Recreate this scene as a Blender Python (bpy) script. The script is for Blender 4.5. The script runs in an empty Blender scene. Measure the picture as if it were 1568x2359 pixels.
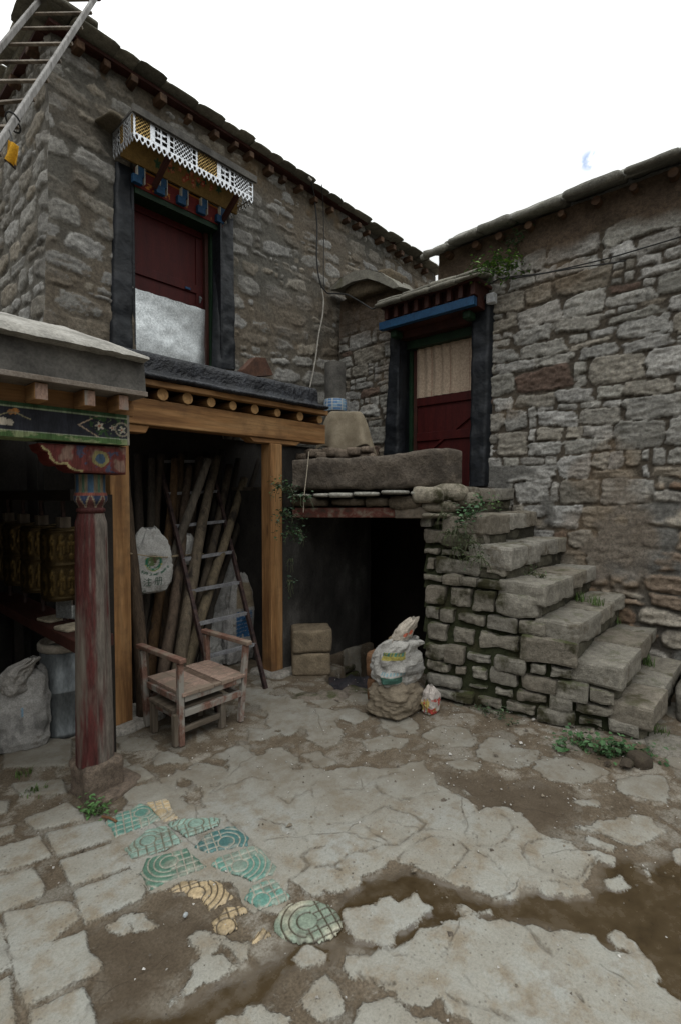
import bpy, math, random
import numpy as np
from mathutils import Vector, Matrix
R = math.radians
S = bpy.context.scene
C = bpy.context.scene.collection

# ------------------------------------------------------------------ camera
HEAD, PITCH, CAMZ, F = 42.0, 2.0, 1.6, 1150.0
cd = bpy.data.cameras.new('camera'); cam = bpy.data.objects.new('camera', cd); C.objects.link(cam)
cam.location = (0, 0, CAMZ); cam.rotation_euler = (R(90 - PITCH), 0, R(HEAD - 90))
cd.sensor_fit = 'VERTICAL'; cd.sensor_height = 24; cd.lens = 24 * F / 2358
cd.clip_start = 0.05; cd.clip_end = 500
S.camera = cam

# ------------------------------------------------------------------ sky, sun, exposure (overcast day)
SUN_EL, SUN_AZ = 62.0, 215.0        # soft light from behind the viewer, azimuth measured from +X
W = bpy.data.worlds.new('World'); S.world = W; W.use_nodes = True
wn, wl = W.node_tree.nodes, W.node_tree.links
bg = wn['Background']
sky = wn.new('ShaderNodeTexSky'); sky.sky_type = 'NISHITA'; sky.sun_disc = False
sky.sun_elevation = R(SUN_EL); sky.sun_rotation = R(90 - SUN_AZ); sky.dust_density = 5; sky.air_density = 1.0
bw = wn.new('ShaderNodeRGBToBW'); wl.new(sky.outputs[0], bw.inputs[0])
# cloud cover: the clear sky is only seen through one small rift
tc = wn.new('ShaderNodeTexCoord')
nz = wn.new('ShaderNodeTexNoise'); nz.inputs['Scale'].default_value = 3.0; nz.inputs['Detail'].default_value = 5
wl.new(tc.outputs['Generated'], nz.inputs['Vector'])
sep = wn.new('ShaderNodeSeparateXYZ'); wl.new(tc.outputs['Generated'], sep.inputs[0])
mr = wn.new('ShaderNodeFloatCurve')                       # brightness of the overcast by height: dim low down, bright overhead
cv = mr.mapping.curves[0]; cv.points[0].location = (0, .03); cv.points[1].location = (1, 1.0)
for q_ in ((.25, .20), (.42, .46), (.7, .78)): cv.points.new(*q_)
mr.mapping.update(); wl.new(sep.outputs['Z'], mr.inputs['Value'])
vr = wn.new('ShaderNodeMapRange'); vr.inputs['To Min'].default_value = .92; vr.inputs['To Max'].default_value = 1.08
wl.new(nz.outputs[0], vr.inputs['Value'])
m28 = wn.new('ShaderNodeMath'); m28.operation = 'MULTIPLY'; m28.inputs[1].default_value = 27.0; wl.new(mr.outputs[0], m28.inputs[0])
mm = wn.new('ShaderNodeMath'); mm.operation = 'MULTIPLY'; wl.new(m28.outputs[0], mm.inputs[0]); wl.new(vr.outputs[0], mm.inputs[1])
cc = wn.new('ShaderNodeCombineColor')
for i, k in enumerate((.975, 1.0, .985)):
    m = wn.new('ShaderNodeMath'); m.operation = 'MULTIPLY'; m.inputs[1].default_value = k
    wl.new(mm.outputs[0], m.inputs[0]); wl.new(m.outputs[0], cc.inputs[i])
mix = wn.new('ShaderNodeMix'); mix.data_type = 'RGBA'; mix.inputs[0].default_value = .94
wl.new(sky.outputs[0], mix.inputs['A']); wl.new(cc.outputs[0], mix.inputs['B'])
# a small rift in the cloud above the right roof
rift = Vector((1.0931, .3162, .6682)); dt = wn.new('ShaderNodeVectorMath'); dt.operation = 'DOT_PRODUCT'; wl.new(tc.outputs['Generated'], dt.inputs[0]); dt.inputs[1].default_value = rift.normalized()
n2_ = wn.new('ShaderNodeTexNoise'); n2_.inputs['Scale'].default_value = 70; n2_.inputs['Detail'].default_value = 3; wl.new(tc.outputs['Generated'], n2_.inputs['Vector'])
r1_ = wn.new('ShaderNodeMapRange'); r1_.inputs['From Min'].default_value = .99988; r1_.inputs['From Max'].default_value = .99998; wl.new(dt.outputs['Value'], r1_.inputs['Value'])
r2_ = wn.new('ShaderNodeMapRange'); r2_.inputs['From Min'].default_value = .42; r2_.inputs['From Max'].default_value = .56; wl.new(n2_.outputs[0], r2_.inputs['Value'])
rm_ = wn.new('ShaderNodeMath'); rm_.operation = 'MULTIPLY'; wl.new(r1_.outputs[0], rm_.inputs[0]); wl.new(r2_.outputs[0], rm_.inputs[1])
mix2 = wn.new('ShaderNodeMix'); mix2.data_type = 'RGBA'; wl.new(rm_.outputs[0], mix2.inputs[0]); wl.new(mix.outputs['Result'], mix2.inputs['A']); mix2.inputs['B'].default_value = (6.0, 7.6, 10.5, 1)
wl.new(mix2.outputs['Result'], bg.inputs['Color']); bg.inputs['Strength'].default_value = 0.15
sl = bpy.data.lights.new('sun', 'SUN'); sl.energy = 0.5; sl.angle = R(40); sl.color = (1, .98, .95)
so = bpy.data.objects.new('sun', sl); C.objects.link(so)
sd = Vector((math.cos(R(SUN_EL)) * math.cos(R(SUN_AZ)), math.cos(R(SUN_EL)) * math.sin(R(SUN_AZ)), math.sin(R(SUN_EL))))
so.rotation_euler = sd.to_track_quat('Z', 'Y').to_euler(); so.location = sd * 20
S.view_settings.view_transform = 'Standard'; S.view_settings.look = 'None'
S.view_settings.exposure = -0.78; S.view_settings.gamma = 1
S.cycles.max_bounces = 6; S.cycles.diffuse_bounces = 1; S.cycles.use_denoising = True

# ------------------------------------------------------------------ measuring: photo pixel (1568 px wide copy) -> world
_h, _p = R(HEAD), R(PITCH)
FWD = np.array([math.cos(_h) * math.cos(_p), math.sin(_h) * math.cos(_p), -math.sin(_p)])
RGT = np.array([math.sin(_h), -math.cos(_h), 0.0]); UPV = np.cross(RGT, FWD)
CAM = np.array([0, 0, CAMZ])
def ray(px, py): return FWD + RGT * (px - 784) / F - UPV * (py - 1179) / F
def atZ(px, py, z=0.0): r = ray(px, py); return CAM + r * ((z - CAMZ) / r[2])
def atX(px, py, x): r = ray(px, py); return CAM + r * (x / r[0])
def atY(px, py, y): r = ray(px, py); return CAM + r * (y / r[1])
def atD(px, py, d): return CAM + ray(px, py) * d

# ------------------------------------------------------------------ noise
_T = np.random.RandomState(7).rand(65536)
def _hsh(i, j, k, s): return _T[((i * 73856093) ^ (j * 19349663) ^ (k * 83492791) ^ (s * 2654435)) & 65535]
def vn(x, y, z=0.0, s=0):
    x, y, z = np.broadcast_arrays(np.asarray(x, float), np.asarray(y, float), np.asarray(z, float))
    i, j, k = (np.floor(a).astype(np.int64) for a in (x, y, z))
    u, v, w = x - i, y - j, z - k
    u, v, w = (a * a * (3 - 2 * a) for a in (u, v, w))
    def L(dk):
        a = _hsh(i, j, k + dk, s) * (1 - u) + _hsh(i + 1, j, k + dk, s) * u
        b = _hsh(i, j + 1, k + dk, s) * (1 - u) + _hsh(i + 1, j + 1, k + dk, s) * u
        return a * (1 - v) + b * v
    return L(0) * (1 - w) + L(1) * w
def fbm(x, y, z=0.0, s=0, o=4):
    t, a, n = 0.0, 1.0, 0.0
    for q in range(o):
        f = 2.03 ** q; t = t + a * vn(np.asarray(x) * f, np.asarray(y) * f, np.asarray(z) * f, s + q); n += a; a *= .5
    return t / n
def sm(a, b, x): t = np.clip((x - a) / (b - a), 0, 1); return t * t * (3 - 2 * t)

# ------------------------------------------------------------------ objects
def thing(name, label, cat, loc=(0, 0, 0), group=None):
    o = bpy.data.objects.new(name, None); C.objects.link(o); o.location = loc; o.empty_display_size = .1
    return tag(o, label, cat, group)
def tag(o, label=None, cat=None, group=None, kind=None):
    for k, v in (('label', label), ('category', cat), ('group', group), ('kind', kind)):
        if v: o[k] = v
    return o
def wloc(o):
    v = Vector((0, 0, 0))
    while o: v = v + o.location; o = o.parent
    return v
class MB:
    """collects shapes in world coordinates, built as ONE mesh object"""
    def __init__(s, col=(1, 1, 1)): s.v, s.f, s.c, s.col, s.n = [], [], [], col, 0
    def add(s, vs, fs, col=None):
        vs = np.asarray(vs, float).reshape(-1, 3); b = s.n; s.v.append(vs); s.n += len(vs)
        c = np.asarray(s.col if col is None else col, float)
        if c.ndim == 1: c = np.tile(c, (len(vs), 1))
        s.c.append(c); s.f += [tuple(i + b for i in f) for f in fs]; return s
    def box(s, c, d, rz=0, m=None, col=None):
        x, y, z = (q / 2 for q in d)
        vs = np.array([(i * x, j * y, k * z) for k in (-1, 1) for j in (-1, 1) for i in (-1, 1)])
        if rz: cr, sr = math.cos(rz), math.sin(rz); vs = vs @ np.array([[cr, sr, 0], [-sr, cr, 0], [0, 0, 1]])
        if m is not None: vs = vs @ np.asarray(m).T
        return s.add(vs + np.asarray(c), [(0, 2, 3, 1), (4, 5, 7, 6), (0, 1, 5, 4), (2, 6, 7, 3), (0, 4, 6, 2), (1, 3, 7, 5)], col)
    def b2(s, lo, hi, col=None):
        lo, hi = np.asarray(lo, float), np.asarray(hi, float); return s.box((lo + hi) / 2, hi - lo, col=col)
    def bar(s, p0, p1, w, h, up=(0, 0, 1), col=None, t=1.0):
        p0, p1 = np.asarray(p0, float), np.asarray(p1, float); a = p1 - p0; a /= np.linalg.norm(a)
        r = np.cross(a, up); r /= np.linalg.norm(r); u = np.cross(r, a)
        vs = [p + r * i * w / 2 * k + u * j * h / 2 * k for p, k in ((p0, 1), (p1, t)) for i, j in ((-1, -1), (1, -1), (1, 1), (-1, 1))]
        return s.add(vs, [(0, 3, 2, 1), (4, 5, 6, 7), (0, 1, 5, 4), (1, 2, 6, 5), (2, 3, 7, 6), (3, 0, 4, 7)], col)
    def tube(s, pts, rad, n=8, col=None, cap=True, wob=0, seed=0):
        pts = np.asarray(pts, float); m = len(pts); rad = np.broadcast_to(rad, (m,))
        d = np.gradient(pts, axis=0); vs = []
        ref = np.array([0.13, 0.07, 1.0]) if abs(d[0][2]) < .8 * np.linalg.norm(d[0]) else np.array([1.0, .1, 0])
        for i in range(m):
            a = d[i] / np.linalg.norm(d[i]); r = np.cross(a, ref); r /= np.linalg.norm(r); u = np.cross(r, a)
            for k in range(n):
                t = 2 * math.pi * k / n; q = rad[i]
                if wob: q = q * (1 + wob * (float(vn(i * .7, math.cos(t) * 1.3 + 5, math.sin(t) * 1.3, seed)) - .5))
                vs.append(pts[i] + q * (math.cos(t) * r + math.sin(t) * u))
        fs = [(i * n + k, i * n + (k + 1) % n, (i + 1) * n + (k + 1) % n, (i + 1) * n + k) for i in range(m - 1) for k in range(n)]
        if cap: fs += [tuple(range(n - 1, -1, -1)), tuple((m - 1) * n + k for k in range(n))]
        return s.add(vs, fs, col)
    def lathe(s, c, prof, n=24, col=None, oct=0, flute=0, rot=0):
        c = np.asarray(c, float); vs = []
        for r, z in prof:
            for k in range(n):
                t = 2 * math.pi * k / n + rot; q = r
                if flute: q = r * (1 - flute * max(0, math.cos(8 * t)) ** 6)
                vs.append(c + (q * math.cos(t), q * math.sin(t), z))
        m = len(prof)
        fs = [(i * n + k, i * n + (k + 1) % n, (i + 1) * n + (k + 1) % n, (i + 1) * n + k) for i in range(m - 1) for k in range(n)]
        fs += [tuple(range(n - 1, -1, -1)), tuple((m - 1) * n + k for k in range(n))]
        return s.add(vs, fs, col)
    def prism(s, poly, d, col=None):
        """poly: list of 3D points (planar), extruded by vector d"""
        p = np.asarray(poly, float); n = len(p)
        return s.add(np.vstack([p, p + np.asarray(d)]), [tuple(range(n)), tuple(range(2 * n - 1, n - 1, -1))] +
                     [((i + 1) % n, i, n + i, n + (i + 1) % n) for i in range(n)], col)
    def grid(s, P, col=None, wrap=False):
        P = np.asarray(P, float); a, b = P.shape[:2]; w = b if wrap else b - 1
        return s.add(P.reshape(-1, 3), [(i * b + j, i * b + (j + 1) % b, (i + 1) * b + (j + 1) % b, (i + 1) * b + j) for i in range(a - 1) for j in range(w)],
                     None if col is None else np.asarray(col).reshape(-1, 3))
    def rock(s, c, d, rz=0, seed=0, rough=.06, k=8, cell=.04, col=None, m=None, tint=.12):
        """rough-hewn block: rounded, noisy box"""
        d = np.asarray(d, float); n = [max(3, min(30, int(q / cell) + 1)) for q in d]; vs, fs = [], []; idx = {}
        def vid(p):
            q = tuple(np.round(p, 5))
            if q not in idx: idx[q] = len(vs); vs.append(p)
            return idx[q]
        for ax in range(3):
            a, b = (ax + 1) % 3, (ax + 2) % 3
            for sg in (-1, 1):
                for i in range(n[a]):
                    for j in range(n[b]):
                        q = []
                        for di, dj in ((0, 0), (1, 0), (1, 1), (0, 1)):
                            p = np.zeros(3); p[ax] = sg; p[a] = -1 + 2 * (i + di) / n[a]; p[b] = -1 + 2 * (j + dj) / n[b]; q.append(vid(p))
                        fs.append(tuple(q) if sg > 0 else tuple(q[::-1]))
        p = np.array(vs); l = (np.abs(p) ** k).sum(1) ** (1 / k); p = p / l[:, None]
        w = p * d / 2; o = seed * 3.7
        nn = fbm(w[:, 0] * 7 + o, w[:, 1] * 7, w[:, 2] * 9, seed, 4) - .5
        n2 = fbm(w[:, 0] * 2.3 + o, w[:, 1] * 2.3, w[:, 2] * 2.3, seed + 9, 2) - .5
        w = w * (1 + 0) + p * (nn * rough + n2 * rough * 1.2)[:, None]
        if rz: cr, sr = math.cos(rz), math.sin(rz); w = w @ np.array([[cr, sr, 0], [-sr, cr, 0], [0, 0, 1]])
        if m is not None: w = w @ np.asarray(m).T
        cc = np.asarray(s.col if col is None else col, float) * (1 + tint * 2 * (_T[(seed * 331) & 65535] - .5))
        cc = cc[None] * (1 + .5 * (fbm(w[:, 0] * 14 + o, w[:, 1] * 14, w[:, 2] * 14, seed + 3, 3) - .5))[:, None]
        return s.add(w + np.asarray(c), fs, cc)
    def build(s, name, mat, parent=None, smooth=False, bevel=0, origin=None):
        v = np.vstack(s.v); me = bpy.data.meshes.new(name); o = bpy.data.objects.new(name, me)
        base = wloc(parent) if parent else Vector(origin if origin is not None else (float(v[:, 0].mean()), float(v[:, 1].mean()), float(v[:, 2].min())))
        if parent: o.parent = parent
        else: o.location = base
        me.from_pydata((v - np.array(base)).tolist(), [], s.f)
        ca = me.color_attributes.new('Col', 'FLOAT_COLOR', 'POINT')
        c4 = np.ones((len(v), 4), np.float32); c4[:, :3] = np.vstack(s.c); ca.data.foreach_set('color', c4.ravel())
        if smooth: me.polygons.foreach_set('use_smooth', np.ones(len(me.polygons), bool))
        if mat: me.materials.append(mat)
        C.objects.link(o)
        if bevel:
            b = o.modifiers.new('bevel', 'BEVEL'); b.width = bevel; b.segments = 2; b.limit_method = 'ANGLE'
        me.update(); return o

# ------------------------------------------------------------------ materials
def _new(name):
    m = bpy.data.materials.new(name); m.use_nodes = True
    return m, m.node_tree.nodes, m.node_tree.links, m.node_tree.nodes['Principled BSDF']
def _co(n, l, scale):
    t = n.new('ShaderNodeTexCoord'); mp = n.new('ShaderNodeMapping'); mp.inputs['Scale'].default_value = scale
    l.new(t.outputs['Object'], mp.inputs['Vector']); return mp.outputs[0]
def _noise(n, l, vec, sc, det=5, rough=.6):
    t = n.new('ShaderNodeTexNoise'); t.inputs['Scale'].default_value = sc; t.inputs['Detail'].default_value = det
    t.inputs['Roughness'].default_value = rough; l.new(vec, t.inputs['Vector']); return t.outputs[0]
def _ramp(n, l, fac, stops):
    r = n.new('ShaderNodeValToRGB'); e = r.color_ramp.elements
    while len(e) < len(stops): e.new(.5)
    for q, (p, c) in zip(e, stops): q.position = p; q.color = (*c, 1) if len(c) == 3 else c
    l.new(fac, r.inputs[0]); return r.outputs[0]
def _mixc(n, l, fac, a, b, mode='MIX'):
    x = n.new('ShaderNodeMix'); x.data_type = 'RGBA'; x.blend_type = mode
    for s_, v in ((x.inputs[0], fac), (x.inputs['A'], a), (x.inputs['B'], b)):
        if isinstance(v, (int, float)): s_.default_value = v
        elif isinstance(v, tuple): s_.default_value = (*v, 1)
        else: l.new(v, s_)
    return x.outputs['Result']
def _bump(n, l, b, h, st, dist=.01, prev=None):
    x = n.new('ShaderNodeBump'); x.inputs['Strength'].default_value = st; x.inputs['Distance'].default_value = dist
    l.new(h, x.inputs['Height'])
    if prev is not None: l.new(prev, x.inputs['Normal'])
    l.new(x.outputs[0], b.inputs['Normal']); return x.outputs[0]
def _math(n, l, op, a, b=None):
    x = n.new('ShaderNodeMath'); x.operation = op
    for s_, v in ((x.inputs[0], a), (x.inputs[1], b)):
        if v is None: continue
        if isinstance(v, (int, float)): s_.default_value = v
        else: l.new(v, s_)
    return x.outputs[0]
def mat(name, cols, sc=8, stretch=(1, 1, 1), rough=.8, bump=.4, bd=.006, metal=0, fine=60, spec=.3, seed=0):
    """noise blend of two or three colours, with fine grain and bump"""
    m, n, l, b = _new(name); v = _co(n, l, stretch)
    a = _noise(n, l, v, sc); k = len(cols)
    c = _ramp(n, l, a, [(.34 + .32 * i / max(1, k - 1), q) for i, q in enumerate(cols)])
    f = _noise(n, l, v, fine, 3); fr = _ramp(n, l, f, [(.3, (.72,) * 3), (.7, (1.22,) * 3)])
    l.new(_mixc(n, l, 1.0, c, fr, 'MULTIPLY'), b.inputs['Base Color'])
    b.inputs['Roughness'].default_value = rough; b.inputs['Metallic'].default_value = metal; b.inputs['Specular IOR Level'].default_value = spec
    if bump:
        p = _bump(n, l, b, a, bump * .6, bd * 2); _bump(n, l, b, f, bump, bd, p)
    return m
def mattr(name, rough=.9, sc=30, bump=.5, bd=.012, var=(.7, 1.25), stretch=(1, 1, 1), stain=None, spec=.25, metal=0, moss=0):
    """colour kept per vertex in Col, with noise grain; stain = (colour, scale, threshold)"""
    m, n, l, b = _new(name); v = _co(n, l, stretch)
    at = n.new('ShaderNodeAttribute'); at.attribute_name = 'Col'
    a = _noise(n, l, v, sc, 6, .7); fr = _ramp(n, l, a, [(.32, (var[0],) * 3), (.68, (var[1],) * 3)])
    c = _mixc(n, l, 1.0, at.outputs['Color'], fr, 'MULTIPLY')
    sp = _noise(n, l, v, sc * 5, 2); c = _mixc(n, l, 1.0, c, _ramp(n, l, sp, [(.35, (.8,) * 3), (.62, (1.15,) * 3)]), 'MULTIPLY')
    if stain:
        t = _noise(n, l, v, stain[1], 5, .65); k = _ramp(n, l, t, [(stain[2], (0,) * 3), (stain[2] + .1, (1,) * 3)])
        c = _mixc(n, l, k, c, stain[0])
    if moss:
        g = n.new('ShaderNodeNewGeometry'); sx = n.new('ShaderNodeSeparateXYZ'); l.new(g.outputs['Normal'], sx.inputs[0])
        t = _noise(n, l, v, 7, 5, .7)
        k = _math(n, l, 'MULTIPLY', _ramp(n, l, sx.outputs['Z'], [(.35, (0,) * 3), (.8, (1,) * 3)]), _ramp(n, l, t, [(.5, (0,) * 3), (.62, (1,) * 3)]))
        c = _mixc(n, l, _math(n, l, 'MULTIPLY', k, moss), c, (.05, .06, .018))
    l.new(c, b.inputs['Base Color']); b.inputs['Roughness'].default_value = rough
    b.inputs['Specular IOR Level'].default_value = spec; b.inputs['Metallic'].default_value = metal
    p = _bump(n, l, b, a, bump, bd * 1.5); _bump(n, l, b, sp, bump, bd * .4, p)
    return m
def wood(name, cols, axis, rough=.75, bump=.5, sc=5, spec=.25):
    st = [14, 14, 14]; st['xyz'.index(axis)] = 1.2
    m = mat(name, cols, sc, tuple(q / 6 for q in st), rough, bump, .004, fine=22, spec=spec)
    n, l = m.node_tree.nodes, m.node_tree.links; b = n['Principled BSDF']; src = b.inputs['Base Color'].links[0].from_socket
    st = [9, 9, 9]; st['xyz'.index(axis)] = 2.2; v = _co(n, l, tuple(st)); vo = n.new('ShaderNodeTexVoronoi'); vo.inputs['Scale'].default_value = 1; l.new(v, vo.inputs['Vector'])
    kn = _math(n, l, 'MULTIPLY', _ramp(n, l, vo.outputs['Distance'], [(.07, (1,) * 3), (.19, (0,) * 3)]), _ramp(n, l, vo.outputs['Color'], [(.55, (0,) * 3), (.62, (1,) * 3)]))
    c = _mixc(n, l, _math(n, l, 'MULTIPLY', kn, .7), src, tuple(q * .3 for q in cols[0]))
    w2 = _co(n, l, (1, 1, 1)); gr = _noise(n, l, w2, 2.6, 6, .7); c = _mixc(n, l, _ramp(n, l, gr, [(.52, (0,) * 3), (.68, (.55,) * 3)]), c, tuple(.5 * q + .012 for q in cols[0]))
    l.new(c, b.inputs['Base Color']); return m
ORANGE = [(.15, .072, .028), (.27, .14, .056), (.33, .19, .085)]
GREYW = [(.07, .055, .042), (.15, .12, .09), (.21, .18, .145)]
M = {}
for ax in 'xyz':
    M['new_wood_' + ax] = wood('new_pine_' + ax, ORANGE, ax)
    M['old_wood_' + ax] = wood('weathered_wood_' + ax, GREYW, ax)
M['stone'] = mattr('stone_masonry', sc=36, var=(.58, 1.36), stain=((.12, .085, .055), 2.2, .66), bump=.7)
M['rubble'] = mattr('mortared_rubble', sc=36, var=(.58, 1.36), stain=((.14, .1, .06), 1.6, .6), bump=.6)
M['stair'] = mattr('mossy_stone', stain=((.04, .037, .018), 3.2, .52), bump=.8, moss=.8)
M['slate'] = mattr('roof_slate', sc=18, stain=((.12, .115, .075), 3, .58), bump=.7, moss=0)
M['mudwall'] = mattr('mud_plaster', sc=9, bump=.9, bd=.02, var=(.6, 1.35), stain=((.05, .041, .033), 3.5, .52))
M['tread'] = mattr('worn_tread', sc=26, bump=.6, stain=((.10, .082, .058), 3.5, .57), moss=.35)
M['dark_wall'] = mat('sooty_plaster', [(.012, .010, .009), (.026, .023, .02), (.046, .042, .038)], 2.4, (1, 1, .6), bump=.5)  # interior plaster, the shade indoors put into its dark colour
M['soot'] = mat('smoked_wood', [(.012, .009, .007), (.022, .017, .013)], 5, bump=.3)  # near black for interiors and recesses: their shade put into the colour
M['black'] = mat('black_paint', [(.004, .005, .007), (.008, .010, .013), (.014, .016, .021)], 5, rough=.5, bump=.5, bd=.015, fine=16, spec=.28)
M['tar'] = mat('tarred_roof', [(.004, .005, .007), (.009, .010, .014), (.022, .025, .032)], 9, rough=.45, bump=.8, bd=.02, fine=40, spec=.32)
M['red'] = mat('red_door_paint', [(.042, .005, .005), (.066, .008, .007)], 5, (3, 3, .4), rough=.55, bump=.3, spec=.2)
M['darkred'] = mat('faded_red_paint', [(.035, .012, .009), (.06, .02, .014)], 6, rough=.6, bump=.4)
M['blue'] = mat('blue_paint', [(.009, .045, .11), (.015, .075, .165)], 7, rough=.6, bump=.3)
M['green'] = mat('green_paint', [(.006, .02, .009), (.012, .036, .016)], 7, rough=.6, bump=.3)
M['attr'] = mattr('painted_pattern', rough=.65, sc=20, bump=.3, bd=.004, var=(.75, 1.2))
M['attr_old'] = mattr('worn_paint', rough=.75, sc=16, bump=.6, bd=.006, var=(.6, 1.3), stretch=(2, 2, .35), stain=((.13, .11, .09), 2.2, .57))
M['tin'] = mat('galvanised_sheet', [(.50, .53, .54), (.66, .69, .70), (.82, .85, .86)], 55, rough=.32, bump=.12, metal=.9, fine=140, spec=.5)
M['lace'] = mattr('bright_tin', rough=.38, sc=30, bump=.3, metal=.85, var=(.7, 1.15))
M['steel'] = mat('dull_steel', [(.10, .11, .115), (.17, .185, .19)], 14, (1, 1, .4), rough=.5, bump=.2, metal=.5, spec=.5)
M['iron'] = mat('rusty_iron', [(.02, .014, .014), (.05, .03, .028), (.075, .045, .036)], 18, rough=.6, bump=.4, metal=.3)
M['brass'] = mattr('aged_brass', rough=.42, sc=24, bump=.3, bd=.004, metal=.7, var=(.6, 1.2))
M['sack'] = mattr('woven_sack', rough=.85, sc=26, bump=.4, bd=.004, var=(.78, 1.15), stain=((.12, .095, .07), 5, .6))
M['cloth'] = mattr('cloth', rough=.9, sc=40, bump=.4, bd=.003)
M['burlap'] = mat('burlap', [(.15, .12, .08), (.25, .21, .15)], 7, bump=.5, fine=160)
M['cement'] = mat('cement_render', [(.045, .042, .038), (.085, .08, .072), (.12, .112, .1)], 5, bump=.5, fine=70)
M['coping'] = mat('cement_coping', [(.20, .19, .17), (.31, .295, .265), (.38, .365, .335)], 6, bump=.6, bd=.012, fine=60)
M['concrete'] = mat('concrete_block', [(.17, .16, .14), (.26, .25, .225)], 8, bump=.5)
M['peel'] = mattr('peeling_paint', rough=.75, sc=24, bump=.6, bd=.004, var=(.6, 1.3), stretch=(1, 1, .5), stain=((.20, .175, .15), 6, .5))
M['leaf'] = mattr('leaf', rough=.55, sc=40, bump=.2, bd=.002, var=(.8, 1.2), spec=.4)
M['log'] = mattr('bare_log', rough=.85, sc=14, bump=.6, bd=.008, var=(.55, 1.35), stretch=(2.5, 2.5, .4), stain=((.025, .02, .016), 4, .56))
M['glaze'] = mattr('tile_glaze', rough=.4, sc=22, bump=.3, bd=.003, var=(.75, 1.2), spec=.4, stain=((.13, .115, .09), 9, .62))
M['wire'] = mat('wire', [(.02, .02, .02), (.035, .035, .035)], 9, bump=0)
M['palewire'] = mat('pale_cable', [(.3, .28, .25), (.4, .38, .34)], 9, bump=0)
M['print'] = mattr('ink_print', rough=.8, sc=30, bump=.1, var=(.8, 1.15))
# ------------------------------------------------------------------ stone walls as relief
def courses(rng, u0, u1, v0, v1, hr, wr, gap, split=.15, chink=.15):
    out, v = [], v0
    while v < v1:
        h = rng.uniform(*hr); u = u0 - rng.uniform(0, .3)
        while u < u1:
            t = rng.random()
            if t < chink:
                w = rng.uniform(.05, .12); k = rng.choice([1, 2, 2, 3])
                for q in range(k): out.append([u + w / 2, v + h * (q + .5) / k, w / 2, h / k / 2 - gap * .3])
            elif t < chink + split:
                w = rng.uniform(*wr) * 1.1; f = rng.uniform(.3, .7)
                out.append([u + w / 2, v + h * f / 2, w / 2, h * f / 2 - gap * .25]); x = u
                while x < u + w - .05:
                    q = min(rng.uniform(.1, .3), u + w - x); out.append([x + q / 2, v + h * (1 + f) / 2, q / 2 - gap * .3, h * (1 - f) / 2 - gap * .25]); x += q
            else:
                w = rng.uniform(*wr) * (.55 + .6 * h / hr[1]); out.append([u + w / 2, v + h / 2 + rng.uniform(-.008, .008), w / 2, h / 2 * rng.uniform(.93, 1.03)])
            u += w + gap
        v += h + gap
    return out

def relief(U, V, stones, rng, pal, base_col, depth, warp=.03, pr=(3, 7), edge=.28, rough=.012, tilt=.03, seed=0, lean=.0, jagged=.02):
    """height and colour of a stone wall over the sample grid U, V"""
    H = (fbm(U * 9, V * 9, 0, seed + 50, 4) - .5) * .02
    Wu = U + (fbm(U * 2.2, V * 3, 0, seed, 3) - .5) * warp * 2 + (fbm(U * 11, V * 11, 0, seed + 5, 3) - .5) * warp * 1.1
    Wv = V + (fbm(U * 1.1, V * 2.6, 0, seed + 9, 3) - .5) * warp * 2.2 + (fbm(U * 12, V * 12, 0, seed + 14, 3) - .5) * warp * .9
    col = np.asarray(base_col)[None, None] * (.7 + .6 * fbm(U * 6, V * 6, 0, seed + 20, 4))[..., None]
    us, vs = U[0], V[:, 0]
    jag = (fbm(U * 17, V * 17, 0, seed + 60, 4) - .5) * jagged; gr = fbm(U * 9, V * 42, 0, seed + 64, 3) - .5
    mot = fbm(U * 22, V * 26, 0, seed + 33, 4); mot2 = fbm(U * 7, V * 15, 0, seed + 37, 4); lump = (fbm(U * 16, V * 22, 0, seed + 40, 4) - .5)
    for (cu, cv, hu, hv) in stones:
        m = .12
        i0, i1 = np.searchsorted(us, (cu - hu - m, cu + hu + m)); j0, j1 = np.searchsorted(vs, (cv - hv - m, cv + hv + m))
        if i1 <= i0 or j1 <= j0: continue
        a = rng.uniform(-1, 1) * lean + rng.uniform(-1, 1) * .05; p = rng.uniform(*pr); ca, sa = math.cos(a), math.sin(a)
        du, dv = Wu[j0:j1, i0:i1] - cu, Wv[j0:j1, i0:i1] - cv
        du, dv = du * ca + dv * sa, -du * sa + dv * ca
        sk = rng.uniform(-.25, .25) if hv > .05 else 0
        q = (np.abs(du / (hu * (1 + sk * dv / hv * .4))) ** p + np.abs(dv / (hv * (1 + rng.uniform(-.2, .2) * du / hu))) ** p) ** (1 / p)
        e = edge if hv > .05 else .5
        d = (1 - q) * min(hu, hv) + jag[j0:j1, i0:i1] * min(1, hv / .06)
        t = sm(0, max(.012, e * min(hv, .1)), d)
        hh = t * (depth * rng.uniform(.55, 1.15) + lump[j0:j1, i0:i1] * rough * 2 + gr[j0:j1, i0:i1] * rough * 1.5 + rng.uniform(-1, 1) * tilt * du + rng.uniform(-1, 1) * tilt * 2 * dv)
        c = np.asarray(pal[rng.randrange(len(pal))]) * rng.uniform(.8, 1.2)
        cc = c[None, None] * (.5 + .5 * mot[j0:j1, i0:i1] + .5 * mot2[j0:j1, i0:i1] + .35 * gr[j0:j1, i0:i1])[..., None]
        s = H[j0:j1, i0:i1]; better = (hh > s) & (t > 0.02); s[better] = hh[better]
        k = sm(.05, .5, t)[..., None] * better[..., None]
        col[j0:j1, i0:i1] = col[j0:j1, i0:i1] * (1 - k) + cc * k
    return H, np.clip(col, 0, 1)

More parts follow.
